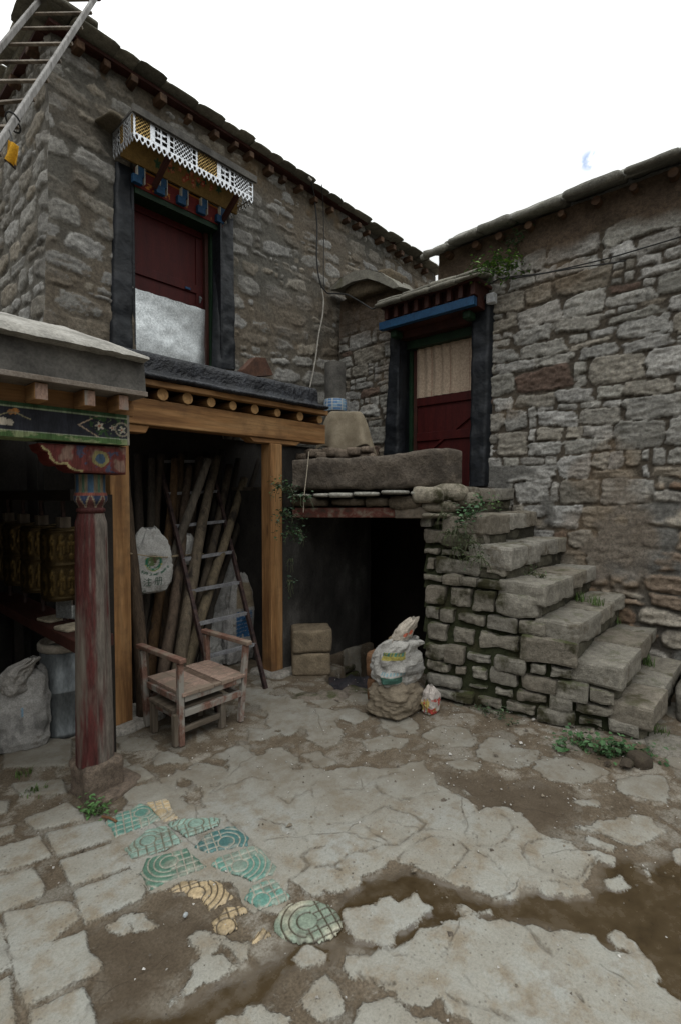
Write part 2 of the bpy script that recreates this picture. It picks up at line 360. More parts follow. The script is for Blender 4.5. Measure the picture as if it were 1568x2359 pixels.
def relief_mesh(name, P, col, mat_, parent, keep=None, smooth=True):
    a, b = P.shape[:2]; me = bpy.data.meshes.new(name); o = bpy.data.objects.new(name, me); o.parent = parent
    base = np.array(wloc(parent)) if parent else np.zeros(3)
    idx = np.arange(a * b).reshape(a, b)
    q = np.stack([idx[:-1, :-1], idx[:-1, 1:], idx[1:, 1:], idx[1:, :-1]], -1).reshape(-1, 4)
    if keep is not None: q = q[keep[:-1, :-1].ravel() & keep[1:, 1:].ravel() & keep[1:, :-1].ravel() & keep[:-1, 1:].ravel()]
    used = np.unique(q); rm = np.full(a * b, -1); rm[used] = np.arange(len(used)); q = rm[q]
    v = (P.reshape(-1, 3) - base)[used]
    me.vertices.add(len(v)); me.vertices.foreach_set('co', v.astype(np.float32).ravel())
    me.loops.add(q.size); me.loops.foreach_set('vertex_index', q.astype(np.int32).ravel())
    me.polygons.add(len(q)); me.polygons.foreach_set('loop_start', np.arange(0, q.size, 4, dtype=np.int32))
    me.update(calc_edges=True)
    if smooth: me.polygons.foreach_set('use_smooth', np.ones(len(q), bool))
    ca = me.color_attributes.new('Col', 'FLOAT_COLOR', 'POINT'); c4 = np.ones((len(used), 4), np.float32); c4[:, :3] = col.reshape(-1, 3)[used]
    ca.data.foreach_set('color', c4.ravel())
    me.materials.append(mat_); C.objects.link(o); me.validate(); return o

# ------------------------------------------------------------------ ground: one sheet, mud with broken concrete paving
def z8(pts): return [(784 + .5 * x, 1646.4 + .5 * y) for x, y in pts]      # measured on enlargements of the photograph
def z7(pts): return [(.5 * x, 1685.6 + .5 * y) for x, y in pts]
def z5(pts): return [(588 + .325 * x, 980 + .325 * y) for x, y in pts]
def gp(pts): return np.array([atZ(x, y)[:2] for x, y in pts])
def sdf(poly, X, Y):
    d = np.full(X.shape, 1e9); ins = np.zeros(X.shape, bool); n = len(poly)
    for i in range(n):
        (ax, ay), (bx, by) = poly[i], poly[(i + 1) % n]; ex, ey = bx - ax, by - ay
        t = np.clip(((X - ax) * ex + (Y - ay) * ey) / (ex * ex + ey * ey + 1e-12), 0, 1)
        d = np.minimum(d, (X - ax - t * ex) ** 2 + (Y - ay - t * ey) ** 2)
        c = ((ay > Y) != (by > Y)) & (X < (bx - ax) * (Y - ay) / (by - ay + 1e-12) + ax); ins ^= c
    return np.where(ins, 1, -1) * np.sqrt(d)
FIELD = [(750, 2055), (720, 2070), (672, 2030), (650, 1995), (625, 1975), (595, 1955), (565, 1920), (525, 1885), (540, 1875), (470, 1875), (480, 1855), (465, 1845), (490, 1820), (525, 1798), (585, 1793), (650, 1800)] + \
    z8([(0, 250), (130, 250), (250, 255), (310, 230), (380, 215), (385, 250), (440, 310), (440, 330), (520, 370), (610, 420), (620, 450), (690, 440), (740, 425), (790, 440), (830, 450), (880, 500), (880, 540), (950, 570), (1010, 575), (1060, 580), (1080, 620), (1150, 640), (1190, 640), (1195, 665), (1150, 700), (1140, 740), (1090, 770), (1100, 800), (1160, 840), (1080, 835), (1040, 835), (1020, 820), (950, 810), (900, 800), (850, 795), (800, 840), (740, 850), (620, 810), (500, 770), (440, 740), (280, 680), (220, 665), (220, 700), (100, 740), (60, 780), (0, 820)])
PAVE = [FIELD,
    z8([(0, 1090), (60, 1090), (130, 1110), (260, 1090), (350, 1040), (370, 990), (470, 970), (540, 960), (600, 935), (700, 950), (800, 955), (850, 970), (900, 975), (950, 1000), (1000, 990), (1110, 1000), (1180, 1020), (1200, 1070), (1270, 1090), (1300, 1110), (1370, 1110), (1430, 1180), (1405, 1220), (1450, 1270), (1568, 1330), (1700, 1500), (700, 1500), (600, 1424), (480, 1360), (480, 1310), (430, 1300), (380, 1335), (270, 1310), (270, 1280), (130, 1230), (60, 1220), (0, 1180)]),
    z8([(60, 1500), (110, 1320), (220, 1330), (240, 1370), (330, 1390), (440, 1400), (560, 1500)]),
    z8([(30, 900), (170, 880), (190, 840), (230, 830), (270, 860), (340, 840), (370, 870), (400, 890), (340, 950), (270, 970), (240, 1000), (230, 1040), (140, 1050), (60, 1045), (50, 1000)]),
    z8([(1090, 520), (1190, 480), (1330, 480), (1440, 465), (1430, 520), (1500, 530), (1440, 570), (1360, 605), (1280, 590), (1200, 550)]),
    z8([(1270, 320), (1340, 285), (1480, 290), (1500, 330), (1490, 400), (1380, 380), (1280, 360)]),
    z8([(640, 150), (700, 110), (770, 120), (800, 150), (900, 170), (890, 215), (830, 250), (760, 240), (680, 215), (620, 190)]),
    z8([(890, 250), (930, 200), (1060, 205), (1180, 240), (1220, 265), (1150, 310), (1050, 315), (960, 300)]),
    z8([(370, 100), (430, 75), (560, 70), (620, 110), (600, 150), (500, 150), (430, 140)]),
    z8([(180, 50), (290, 40), (350, 85), (250, 95)]), z8([(490, 225), (560, 205), (640, 230), (620, 260), (540, 250)]),
    z8([(1075, 400), (1180, 390), (1190, 425), (1100, 410)]), z8([(1240, 1020), (1290, 1010), (1310, 1060), (1260, 1065)]),
    z8([(540, 875), (580, 870), (620, 900), (690, 890), (700, 915), (580, 915)]), z8([(1215, 755), (1290, 750), (1330, 790), (1270, 815), (1225, 795)]),
    z8([(1540, 630), (1600, 620), (1600, 690), (1550, 670)]), z8([(1350, 690), (1420, 720), (1425, 760), (1390, 720)]), z8([(1500, 170), (1600, 180), (1600, 270), (1510, 230)]),
    z8([(1290, 1040), (1340, 1050), (1330, 1075)]), z8([(1120, 560), (1170, 570), (1260, 610), (1240, 625), (1150, 590)]), z8([(1200, 650), (1250, 660), (1240, 680), (1200, 675)]),
    z5([(220, 1870), (330, 1880), (600, 1970), (500, 2015), (300, 1920)]), z5([(90, 2040), (200, 1940), (330, 1990), (370, 2050), (290, 2095)]),
    z5([(310, 2120), (500, 2070), (560, 2110), (620, 2180), (600, 2250), (440, 2240)]), z5([(640, 1950), (720, 1900), (810, 1910), (830, 1960), (760, 1990)]),
    z5([(540, 2040), (700, 2010), (790, 2080), (700, 2120)]), z5([(870, 2030), (990, 2030), (1100, 2080), (1150, 2150), (1080, 2180), (900, 2130)]),
    z5([(760, 2250), (950, 2200), (1080, 2230), (1050, 2290), (800, 2310)]), z5([(0, 1900), (80, 1910), (120, 1950), (60, 1980), (0, 1960)]), z5([(1180, 2200), (1330, 2130), (1500, 2150), (1550, 2250), (1350, 2290)]),
    z5([(-60, 2140), (120, 2160), (180, 2120), (60, 2230), (-40, 2230)]),
    z7([(870, 955), (960, 930), (1010, 1000), (940, 1045), (920, 1000)]), z7([(895, 1080), (1030, 1010), (1095, 1090), (1000, 1120), (960, 1155)]), z7([(985, 940), (1060, 950), (1140, 990), (1110, 1060), (1040, 1000)]),
    z7([(775, 1245), (900, 1140), (925, 1160), (800, 1260)]), z7([(590, 850), (670, 825), (700, 910), (630, 915)]), z7([(500, 910), (565, 870), (600, 920), (570, 935)]),
    z7([(1370, 1240), (1450, 1140), (1510, 1090), (1568, 1180), (1568, 1300), (1480, 1335), (1430, 1310)]), z7([(1350, 1040), (1400, 990), (1510, 1020), (1500, 1070), (1390, 1105)]),
    z7([(1000, 1340), (1060, 1300), (1130, 1310), (1150, 1280), (1230, 1300), (1320, 1345), (1300, 1400), (980, 1400)]),
    z7([(465, 432), (650, 330), (800, 312), (1040, 395), (1165, 455), (1305, 640), (1345, 780), (1290, 835), (1130, 815), (1080, 700), (960, 690), (830, 690), (700, 745), (600, 610)]),
    z7([(830, 200), (900, 140), (1040, 160), (1060, 200), (1030, 240), (900, 250)]), z7([(970, 120), (1080, 75), (1140, 100), (1050, 130)]), z7([(740, 220), (810, 200), (820, 235), (780, 265)]),
    z7([(1160, 30), (1230, 0), (1290, 10), (1230, 35)]), z7([(1390, 110), (1470, 90), (1540, 150), (1480, 160)]), z7([(1200, 110), (1290, 80), (1330, 120), (1260, 150)]),
    z7([(770, 130), (850, 125), (800, 150)]), z7([(545, 60), (620, 30), (720, 50), (690, 85), (580, 95)]), z7([(520, 40), (600, 10), (560, 60)]), z7([(1400, 30), (1500, 10), (1568, 60), (1500, 75)])]
SQUARE = [z7(p) for p in (
    [(215, 475), (480, 410), (520, 500), (270, 578)], [(275, 600), (540, 520), (605, 625), (335, 715)], [(345, 740), (600, 645), (670, 735), (660, 770), (400, 890)],
    [(115, 410), (310, 335), (390, 390), (385, 410), (170, 460)], [(-60, 560), (180, 490), (235, 580), (60, 640), (-30, 650)], [(-60, 700), (150, 635), (205, 720), (200, 760), (-40, 860)],
    [(20, 850), (270, 790), (330, 800), (360, 870), (220, 990), (60, 1040)], [(55, 1050), (390, 935), (410, 1020), (470, 1080), (460, 1110), (120, 1275)],
    [(135, 1300), (380, 1200), (430, 1310), (450, 1400), (180, 1450)], [(525, 190), (640, 160), (715, 215), (570, 260)], [(575, 300), (620, 260), (730, 235), (795, 285), (620, 355)],
    [(-120, 920), (0, 895), (45, 1100), (-80, 1160)], [(-100, 1200), (40, 1150), (80, 1400), (-60, 1450)], [(520, 145), (580, 135), (600, 160), (530, 175)],
    [(60, 245), (290, 225), (310, 290), (100, 300)], [(-20, 320), (40, 330), (30, 380), (-20, 390)], [(-20, 460), (70, 435), (60, 470), (-20, 500)],
    [(30, 60), (330, 40), (330, 160), (20, 170)])]
WETP = [z8([(0, 830), (100, 750), (280, 690), (450, 750), (720, 855), (850, 800), (1150, 840), (1200, 690), (1330, 640), (1400, 690), (1600, 600), (1650, 1420), (1400, 1220), (1430, 1180), (1370, 1110), (1200, 1070), (1000, 990), (600, 935), (540, 960), (400, 1000), (350, 1040), (130, 1110), (0, 1090), (-60, 1000)]),
    z7([(1568, 960), (1350, 950), (1250, 1040), (1000, 1150), (900, 1230), (600, 1300), (430, 1300), (440, 1420), (950, 1400), (1200, 1250), (1340, 1120), (1568, 1090)])]
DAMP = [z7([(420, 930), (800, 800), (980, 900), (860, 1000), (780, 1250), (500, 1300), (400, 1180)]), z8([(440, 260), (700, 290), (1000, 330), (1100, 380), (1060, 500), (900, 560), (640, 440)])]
PITW = [(2.93, 2.66), (3.10, 2.98), (3.42, 3.05), (3.46, 3.33), (4.22, 3.33), (4.22, 4.45), (5.2, 4.45), (5.2, 2.42), (3.5, 2.42), (3.28, 2.46), (3.05, 2.50)]      # sunk floor of the cellar
def axis(lo, hi, d, far):
    a = np.arange(lo, hi, d); q = [hi]; s = d
    while q[-1] < far: s *= 1.5; q.append(q[-1] + s)
    p = [lo]; s = d
    while p[-1] > -far: s *= 1.5; p.append(p[-1] - s)
    return np.concatenate([np.array(p[::-1])[:-1], a, q])
gx, gy = axis(-.1, 5.2, .0125, 60), axis(-1.0, 4.7, .0125, 60)
GX, GY = np.meshgrid(gx, gy)
def union(polys, rnd=0.0):
    d = np.full(GX.shape, -1.0)
    for p in polys:
        g = gp(p); x0, y0 = g.min(0) - .35; x1, y1 = g.max(0) + .35
        i0, i1 = np.searchsorted(gx, (x0, x1)); j0, j1 = np.searchsorted(gy, (y0, y1))
        if i1 > i0 and j1 > j0:
            s = d[j0:j1, i0:i1]; s[:] = np.maximum(s, sdf(g, GX[j0:j1, i0:i1], GY[j0:j1, i0:i1]) - rnd)
    return np.clip(d, -.35, .35)
nzA = fbm(GX * 9, GY * 9, 0, 3, 4) - .5; nzB = fbm(GX * 26, GY * 26, 0, 8, 3) - .5
pv = union(PAVE) + .006 + nzA * .05 + nzB * .028
sq = union(SQUARE) + .006 + nzA * .010 + nzB * .006
far_field = (fbm(GX * 1.6, GY * 1.6, 0, 70, 4) - .5) * .5 - .04 + nzA * .1
inframe = (GX > 0.05) & (GX < 5.1) & (GY > -.9) & (GY < 4.6)
back = sm(2.25, 2.6, .743 * GX + .669 * GY)                       # thin, half buried paving towards the shed and steps
conc = np.maximum(np.maximum(pv, sq), np.where(inframe, far_field * 1.0 - .06 * (1 - back) - .02, far_field))
conc = np.where(inframe & (back < .5) & (np.maximum(pv, sq) < -.0), np.maximum(pv, sq), conc)
near_sq = 1 - .8 * sm(-.07, -.03, sq)
wet = union(WETP) + nzA * .08
damp_shade = np.maximum(np.maximum(union(DAMP), -.3), np.clip(sdf(np.array(PITW), GX, GY) * 3, -.3, .3)) + nzA * .1  # damp mud patches, plus painted shade darkening the cellar pit floor
pit = np.clip(sdf(np.array(PITW), GX, GY) + nzA * .05, -.35, .35)
CRK = [z8(q) for q in ([(270, 670), (320, 600), (400, 565), (500, 562), (540, 590), (590, 630), (680, 655)], [(590, 630), (540, 690), (485, 760)], [(775, 765), (735, 850)], [(950, 760), (1040, 780)],
    [(1060, 585), (960, 572), (880, 585), (838, 610), (832, 640), (870, 690), (960, 730), (1080, 755), (1120, 735), (1150, 690), (1190, 650)], [(-60, 500), (60, 495), (110, 470), (200, 420), (300, 450), (380, 500), (350, 545), (260, 605), (160, 560), (120, 520)],
    [(600, 540), (640, 605), (700, 610), (760, 590), (790, 530), (775, 480), (730, 460)], [(0, 350), (90, 350), (150, 300), (260, 265)], [(150, 300), (190, 360), (270, 400), (330, 380), (450, 350)], [(560, 500), (620, 450)],
    [(-20, 690), (60, 640), (200, 600), (270, 605)], [(80, 1180), (130, 1230), (240, 1240)], [(490, 1300), (560, 1330), (700, 1360), (820, 1424)], [(820, 955), (870, 1000), (900, 1040), (985, 1125)], [(1080, 1285), (1120, 1330)], [(680, 640), (760, 740), (790, 775)], [(1180, 530), (1300, 590), (1370, 605)])] + \
    [z7(q) for q in ([(1400, 575), (1420, 620), (1400, 645), (1345, 690)], [(1450, 625), (1520, 612), (1568, 640)], [(1280, 300), (1330, 330), (1370, 290), (1440, 270)], [(1050, 400), (1130, 470), (1190, 540), (1250, 585)], [(960, 290), (1050, 250), (1150, 215), (1250, 230)], [(1190, 400), (1300, 430), (1420, 500)], [(1400, 580), (1430, 540), (1500, 520)])]
crk = np.full(GX.shape, .3); wx_, wy_ = GX + (fbm(GX * 14, GY * 14, 0, 301, 3) - .5) * .035, GY + (fbm(GX * 14, GY * 14, 0, 305, 3) - .5) * .035
for q in CRK:
    g = gp(q); x0, y0 = g.min(0) - .15; x1, y1 = g.max(0) + .15; i0, i1 = np.searchsorted(gx, (x0, x1)); j0, j1 = np.searchsorted(gy, (y0, y1))
    for (ax, ay), (bx, by) in zip(g[:-1], g[1:]):
        X_, Y_ = wx_[j0:j1, i0:i1], wy_[j0:j1, i0:i1]; ex, ey = bx - ax, by - ay; t = np.clip(((X_ - ax) * ex + (Y_ - ay) * ey) / (ex * ex + ey * ey), 0, 1)
        crk[j0:j1, i0:i1] = np.minimum(crk[j0:j1, i0:i1], np.hypot(X_ - ax - t * ex, Y_ - ay - t * ey))
dirt_shade = sm(2.0, 3.0, .743 * GX + .669 * GY) * .8  # dirt plus light falloff towards the walls, both put into the concrete colour
GZ = (fbm(GX * .7, GY * .7, 0, 90, 3) - .5) * .012 + nzA * .012 + nzB * .004
GZ = GZ * (1 - .85 * sm(-.02, .05, wet)) - .006 * sm(-.03, .05, wet)
GZ += sm(-.010, .008, conc) * .009 + sm(-.008, .008, sq) * .006
GZ -= .005 * (1 - sm(0, .012, crk)) * (conc > 0)
GZ -= .45 * sm(0, .05, pit)
gm, gn, gl, gb = _new('courtyard_ground')
gv = _co(gn, gl, (1, 1, 1))
def _at(name):
    a = gn.new('ShaderNodeAttribute'); a.attribute_name = name; return a.outputs['Fac']
n1 = _noise(gn, gl, gv, 26, 4, .65); n2 = _noise(gn, gl, gv, 110, 3); n3 = _noise(gn, gl, gv, 2.2, 5, .65); n4 = _noise(gn, gl, gv, 320, 2); n5 = _noise(gn, gl, gv, 7.5, 6, .7)
s1 = _math(gn, gl, 'ADD', _at('Conc'), _math(gn, gl, 'MULTIPLY', _math(gn, gl, 'MULTIPLY', _math(gn, gl, 'SUBTRACT', n1, .5), .03), _at('Ragged')))
s1 = _math(gn, gl, 'ADD', s1, _math(gn, gl, 'MULTIPLY', _math(gn, gl, 'SUBTRACT', n2, .5), .02))
cm = _ramp(gn, gl, _math(gn, gl, 'ADD', _math(gn, gl, 'MULTIPLY', s1, 20), .5), [(.42, (0,) * 3), (.6, (1,) * 3)])
w1 = _math(gn, gl, 'ADD', _at('Wet'), _math(gn, gl, 'MULTIPLY', _math(gn, gl, 'SUBTRACT', n5, .5), .12))
wm = _ramp(gn, gl, _math(gn, gl, 'ADD', _math(gn, gl, 'MULTIPLY', w1, 8), .5), [(.3, (0,) * 3), (.75, (1,) * 3)])
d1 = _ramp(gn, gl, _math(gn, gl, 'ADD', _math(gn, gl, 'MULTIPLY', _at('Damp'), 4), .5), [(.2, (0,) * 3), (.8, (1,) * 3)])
ccol = _ramp(gn, gl, n3, [(.32, (.24, .22, .18)), (.5, (.30, .29, .252)), (.66, (.325, .33, .305))])
ccol = _mixc(gn, gl, _ramp(gn, gl, n5, [(.48, (0,) * 3), (.64, (1,) * 3)]), ccol, (.235, .20, .15))
n6 = _noise(gn, gl, gv, 4.3, 7, .75); ccol = _mixc(gn, gl, _ramp(gn, gl, n6, [(.58, (0,) * 3), (.63, (.42,) * 3)]), ccol, (.19, .155, .115))
ccol = _mixc(gn, gl, 1.0, ccol, _ramp(gn, gl, n2, [(.28, (.84,) * 3), (.6, (1.06,) * 3)]), 'MULTIPLY')
ccol = _mixc(gn, gl, 1.0, ccol, _ramp(gn, gl, n4, [(.28, (.86,) * 3), (.5, (1.03,) * 3)]), 'MULTIPLY')

vw = gn.new('ShaderNodeMixRGB'); vw.inputs[0].default_value = .12; gl.new(gv, vw.inputs[1])
nv = gn.new('ShaderNodeTexNoise'); nv.inputs['Scale'].default_value = 5; nv.inputs['Detail'].default_value = 5; gl.new(gv, nv.inputs['Vector']); gl.new(nv.outputs['Color'], vw.inputs[2])
vo = gn.new('ShaderNodeTexVoronoi'); vo.feature = 'DISTANCE_TO_EDGE'; vo.inputs['Scale'].default_value = 1.9; gl.new(vw.outputs[0], vo.inputs['Vector'])
crack = _math(gn, gl, 'MULTIPLY', _ramp(gn, gl, vo.outputs['Distance'], [(.002, (1,) * 3), (.009, (0,) * 3)]), _ramp(gn, gl, n3, [(.48, (0,) * 3), (.56, (1,) * 3)]))
crack = _math(gn, gl, 'MULTIPLY', crack, _ramp(gn, gl, _at('Square'), [(.0, (1,) * 3), (.05, (0,) * 3)]))
vp = gn.new('ShaderNodeTexVoronoi'); vp.inputs['Scale'].default_value = 44; gl.new(gv, vp.inputs['Vector'])
pits = _math(gn, gl, 'MULTIPLY', _ramp(gn, gl, vp.outputs['Distance'], [(.12, (1,) * 3), (.22, (0,) * 3)]), _ramp(gn, gl, n6, [(.46, (1,) * 3), (.52, (0,) * 3)]))
ccol = _mixc(gn, gl, _math(gn, gl, 'MULTIPLY', pits, .6), ccol, (.10, .09, .075))
ck = _math(gn, gl, 'ADD', _at('Crack'), _math(gn, gl, 'MULTIPLY', _math(gn, gl, 'SUBTRACT', n1, .5), .014))
ck = _math(gn, gl, 'MULTIPLY', _ramp(gn, gl, ck, [(.0015, (1,) * 3), (.009, (0,) * 3)]), _ramp(gn, gl, n5, [(.40, (.12,) * 3), (.56, (.9,) * 3)]))
crack = _math(gn, gl, 'MAXIMUM', _math(gn, gl, 'MULTIPLY', crack, .5), ck)
ccol = _mixc(gn, gl, _math(gn, gl, 'MULTIPLY', crack, .85), ccol, (.075, .06, .044))
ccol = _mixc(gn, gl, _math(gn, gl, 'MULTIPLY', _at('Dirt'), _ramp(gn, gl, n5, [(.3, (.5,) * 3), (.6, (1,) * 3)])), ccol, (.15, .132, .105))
mcol = _ramp(gn, gl, n5, [(.3, (.075, .056, .037)), (.5, (.112, .087, .060)), (.7, (.15, .12, .087))])
mcol = _mixc(gn, gl, 1.0, mcol, _ramp(gn, gl, n2, [(.3, (.65,) * 3), (.65, (1.25,) * 3)]), 'MULTIPLY')
pb = gn.new('ShaderNodeTexVoronoi'); pb.inputs['Scale'].default_value = 75; gl.new(gv, pb.inputs['Vector'])
pk = _math(gn, gl, 'MULTIPLY', _ramp(gn, gl, pb.outputs['Distance'], [(.12, (1,) * 3), (.2, (0,) * 3)]), _ramp(gn, gl, n1, [(.55, (0,) * 3), (.6, (1,) * 3)]))
mcol = _mixc(gn, gl, _math(gn, gl, 'MULTIPLY', pk, .7), mcol, (.3, .28, .25))
vf = gn.new('ShaderNodeTexVoronoi'); vf.feature = 'DISTANCE_TO_EDGE'; vf.inputs['Scale'].default_value = 3.4; gl.new(vw.outputs[0], vf.inputs['Vector'])
vc = gn.new('ShaderNodeTexVoronoi'); vc.inputs['Scale'].default_value = 3.4; gl.new(vw.outputs[0], vc.inputs['Vector'])
fj = _ramp(gn, gl, _math(gn, gl, 'ADD', vf.outputs['Distance'], _math(gn, gl, 'MULTIPLY', _math(gn, gl, 'SUBTRACT', n1, .5), .12)), [(.03, (0,) * 3), (.075, (1,) * 3)])
fm = _math(gn, gl, 'MULTIPLY', fj, _ramp(gn, gl, n6, [(.47, (0,) * 3), (.56, (1,) * 3)]))
fm = _math(gn, gl, 'MULTIPLY', fm, _math(gn, gl, 'SUBTRACT', 1.0, d1))
fcol = _mixc(gn, gl, 1.0, _ramp(gn, gl, n2, [(.3, (.15, .13, .10)), (.62, (.255, .235, .20))]), _ramp(gn, gl, vc.outputs['Color'], [(.2, (.75,) * 3), (.8, (1.15,) * 3)]), 'MULTIPLY')
mcol = _mixc(gn, gl, _math(gn, gl, 'MULTIPLY', fm, .9), mcol, fcol)
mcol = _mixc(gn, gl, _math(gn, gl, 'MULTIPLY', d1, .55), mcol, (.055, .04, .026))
wcol = _ramp(gn, gl, n5, [(.3, (.036, .024, .012)), (.55, (.062, .043, .022)), (.75, (.09, .068, .043))])
mcol = _mixc(gn, gl, wm, mcol, wcol)
gl.new(_mixc(gn, gl, _math(gn, gl, 'MULTIPLY', cm, .97), mcol, ccol), gb.inputs['Base Color'])
rg = _mixc(gn, gl, _math(gn, gl, 'MULTIPLY', wm, _math(gn, gl, 'SUBTRACT', 1.0, cm)), (.92,) * 3, _ramp(gn, gl, n5, [(.40, (.06,) * 3), (.6, (.32,) * 3)]))
gl.new(rg, gb.inputs['Roughness']); gl.new(_mixc(gn, gl, wm, (.25,) * 3, (.6,) * 3), gb.inputs['Specular IOR Level'])
hsum = _math(gn, gl, 'ADD', _math(gn, gl, 'MULTIPLY', n2, .5), _math(gn, gl, 'MULTIPLY', n4, .35)); hsum = _math(gn, gl, 'SUBTRACT', hsum, _math(gn, gl, 'MULTIPLY', crack, 1.2))
hsum = _math(gn, gl, 'ADD', hsum, _math(gn, gl, 'MULTIPLY', cm, .9))
bmp = gn.new('ShaderNodeBump'); bmp.inputs['Distance'].default_value = .008
gl.new(_mixc(gn, gl, _math(gn, gl, 'MULTIPLY', wm, _math(gn, gl, 'SUBTRACT', 1.0, cm)), (.8,) * 3, (.08,) * 3), bmp.inputs['Strength'])
gl.new(hsum, bmp.inputs['Height']); gl.new(bmp.outputs[0], gb.inputs['Normal'])
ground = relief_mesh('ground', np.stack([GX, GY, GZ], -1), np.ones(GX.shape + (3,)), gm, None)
for nm_, a_ in (('Conc', conc), ('Wet', wet), ('Damp', damp_shade), ('Square', np.clip(sq, 0, 1)), ('Ragged', near_sq), ('Crack', crk), ('Dirt', dirt_shade)):
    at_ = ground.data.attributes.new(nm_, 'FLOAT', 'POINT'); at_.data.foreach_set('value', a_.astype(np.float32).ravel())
tag(ground, kind='structure')

# ------------------------------------------------------------------ glazed tiles let into the paving
TEAL, LTEAL, BTEAL, GREEN, CREAM = (.105, .225, .185), (.22, .315, .265), (.055, .13, .125), (.085, .165, .12), (.41, .315, .19)
def glazed_tile(poly, center, col, label, gdir=None, col2=None, rings=(.035, .060, .085, .110, .135, .160), r0=.035, k=1.0, groove=(.30, .28, .23), base=.012, grow=.006):
    p = gp(poly); c = gp([center])[0]
    lo, hi = p.min(0) - .01, p.max(0) + .01; d = .0032
    xs, ys = np.arange(lo[0], hi[0], d), np.arange(lo[1], hi[1], d); X, Y = np.meshgrid(xs, ys)
    s = sdf(p, X, Y) + grow + (fbm(X * 40, Y * 40, 0, 4, 3) - .5) * .016
    a = ax_dir; dx, dy = X - c[0], Y - c[1]; lx, ly = dx * a[0] + dy * a[1], -dx * a[1] + dy * a[0]
    r = np.hypot(dx, dy) + (fbm(X * 18, Y * 18, 0, 6, 2) - .5) * .006
    g = np.full(X.shape, 1.0)
    for q in rings: g = np.minimum(g, np.abs(r - q * k))
    if gdir is not None:
        t = math.atan2(a[1], a[0]) + R(gdir); half = (dx * math.cos(t) + dy * math.sin(t) > .0) & (r > r0 * k)
        gr = np.minimum(np.abs((lx + 5) % .036 - .018), np.abs((ly + 5) % .036 - .018))
        g = np.where(half, np.minimum(gr, np.abs(r - r0 * k)), g)
    w = sm(.0018, .0043, g); e = sm(0, .006, s)
    wear = sm(.50, .68, fbm(X * 16, Y * 16, 0, 21, 4))
    Z = base - .001 - .005 * (1 - sm(0, .012, s)) + .006 * e * (.3 + .7 * w) + .002 * fbm(X * 30, Y * 30, 0, 2, 2) + .006 * (fbm(X * 4, Y * 4, 0, 3, 2) - .5)
    cc = np.asarray(col)[None, None] * (.75 + .5 * fbm(X * 12, Y * 12, 0, 11, 3))[..., None]
    if col2: t2 = sm(.35, .6, fbm(X * 7, Y * 7, 0, 31, 3))[..., None]; cc = cc * (1 - t2) + np.asarray(col2) * t2
    gc = np.asarray(groove); cc = cc * w[..., None] + gc * (1 - w[..., None]); cc = cc * (1 - .5 * wear[..., None]) + gc * .5 * wear[..., None]
    o = relief_mesh('glazed_tile', np.stack([X, Y, Z], -1), cc, M['glaze'], None, keep=s > 0)
    tag(o, label, 'tile', 'glazed tiles set in the courtyard paving'); return o
_e = gp(z7([(275, 600), (540, 520)])); ax_dir = (_e[1] - _e[0]) / np.linalg.norm(_e[1] - _e[0])
Z1 = lambda *p: z7(p)
glazed_tile(Z1((490, 420), (650, 345), (690, 360), (735, 410), (640, 450), (540, 490)), Z1((655, 385))[0], TEAL, 'teal glazed tile nearest the weed at the foot of the red pillar', 200)
glazed_tile(Z1((680, 340), (770, 320), (785, 350), (820, 410), (760, 420)), Z1((740, 385))[0], CREAM, 'small cream glazed tile fragment farthest from the puddle, touching teal tiles', 60)
glazed_tile(Z1((765, 430), (850, 410), (1020, 405), (1010, 440), (860, 500)), Z1((905, 435))[0], LTEAL, 'pale mint glazed tile with a pointed right end beside smooth concrete', 250, groove=(.15, .14, .105), grow=.0)
glazed_tile(Z1((575, 550), (680, 460), (770, 440), (845, 515), (760, 560), (610, 600)), Z1((685, 515))[0], LTEAL, 'pale mint glazed tile with broad arcs in the middle of the tile patch', 300, groove=(.15, .14, .105), grow=.0)
glazed_tile(Z1((905, 540), (960, 480), (1080, 445), (1140, 500), (1140, 530), (960, 565)), Z1((1045, 520))[0], BTEAL, 'darkest blue teal glazed tile with an oval centre and a grid', 170)
glazed_tile(Z1((650, 665), (680, 600), (860, 555), (945, 630), (800, 690), (700, 735)), Z1((780, 615))[0], GREEN, 'deep green glazed tile touching the grey square slab, grid on one half', 0)
glazed_tile(Z1((975, 625), (1010, 590), (1180, 535), (1280, 640), (1265, 665), (1170, 695), (1100, 670)), Z1((1105, 630))[0], TEAL, 'large teal glazed tile with broken left edge and nested arcs', 110)
glazed_tile(Z1((780, 735), (840, 690), (1000, 690), (1075, 760), (970, 825), (940, 770), (860, 760), (850, 735)), Z1((905, 750))[0], CREAM, 'orange cream glazed tile with fanned arcs half covered by mud', 120, groove=(.09, .07, .045), base=.003)
glazed_tile(Z1((1130, 780), (1160, 725), (1260, 685), (1330, 770), (1300, 800), (1200, 820)), Z1((1205, 790))[0], TEAL, 'small teal glazed tile of square blocks next to the round flower tile', 45)
glazed_tile(Z1((985, 880), (1040, 820), (1110, 810), (1140, 830), (1085, 850), (1090, 910), (1040, 940), (1000, 920)), Z1((1042, 905))[0], CREAM, 'broken cream glazed tile piece with a round disc in the mud', 60, groove=(.09, .07, .045), base=.003)
_t = np.linspace(0, 2 * math.pi, 22)[:-1]
glazed_tile(Z1(*[(1418 + (150 + 8 * math.sin(3 * t)) * math.cos(t), 880 + 95 * math.sin(t)) for t in _t]), Z1((1420, 880))[0], (.37, .355, .27), 'round cream and green tile rosette at the edge of the puddle', 330, (.19, .235, .18), rings=(.04, .07, .10, .13), groove=(.06, .048, .03), base=.003)
glazed_tile(Z1((1170, 970), (1190, 925), (1215, 905), (1245, 940)), Z1((1100, 900))[0], CREAM, 'tiny triangular cream tile shard beside the round tile', groove=(.09, .07, .045), base=.003)
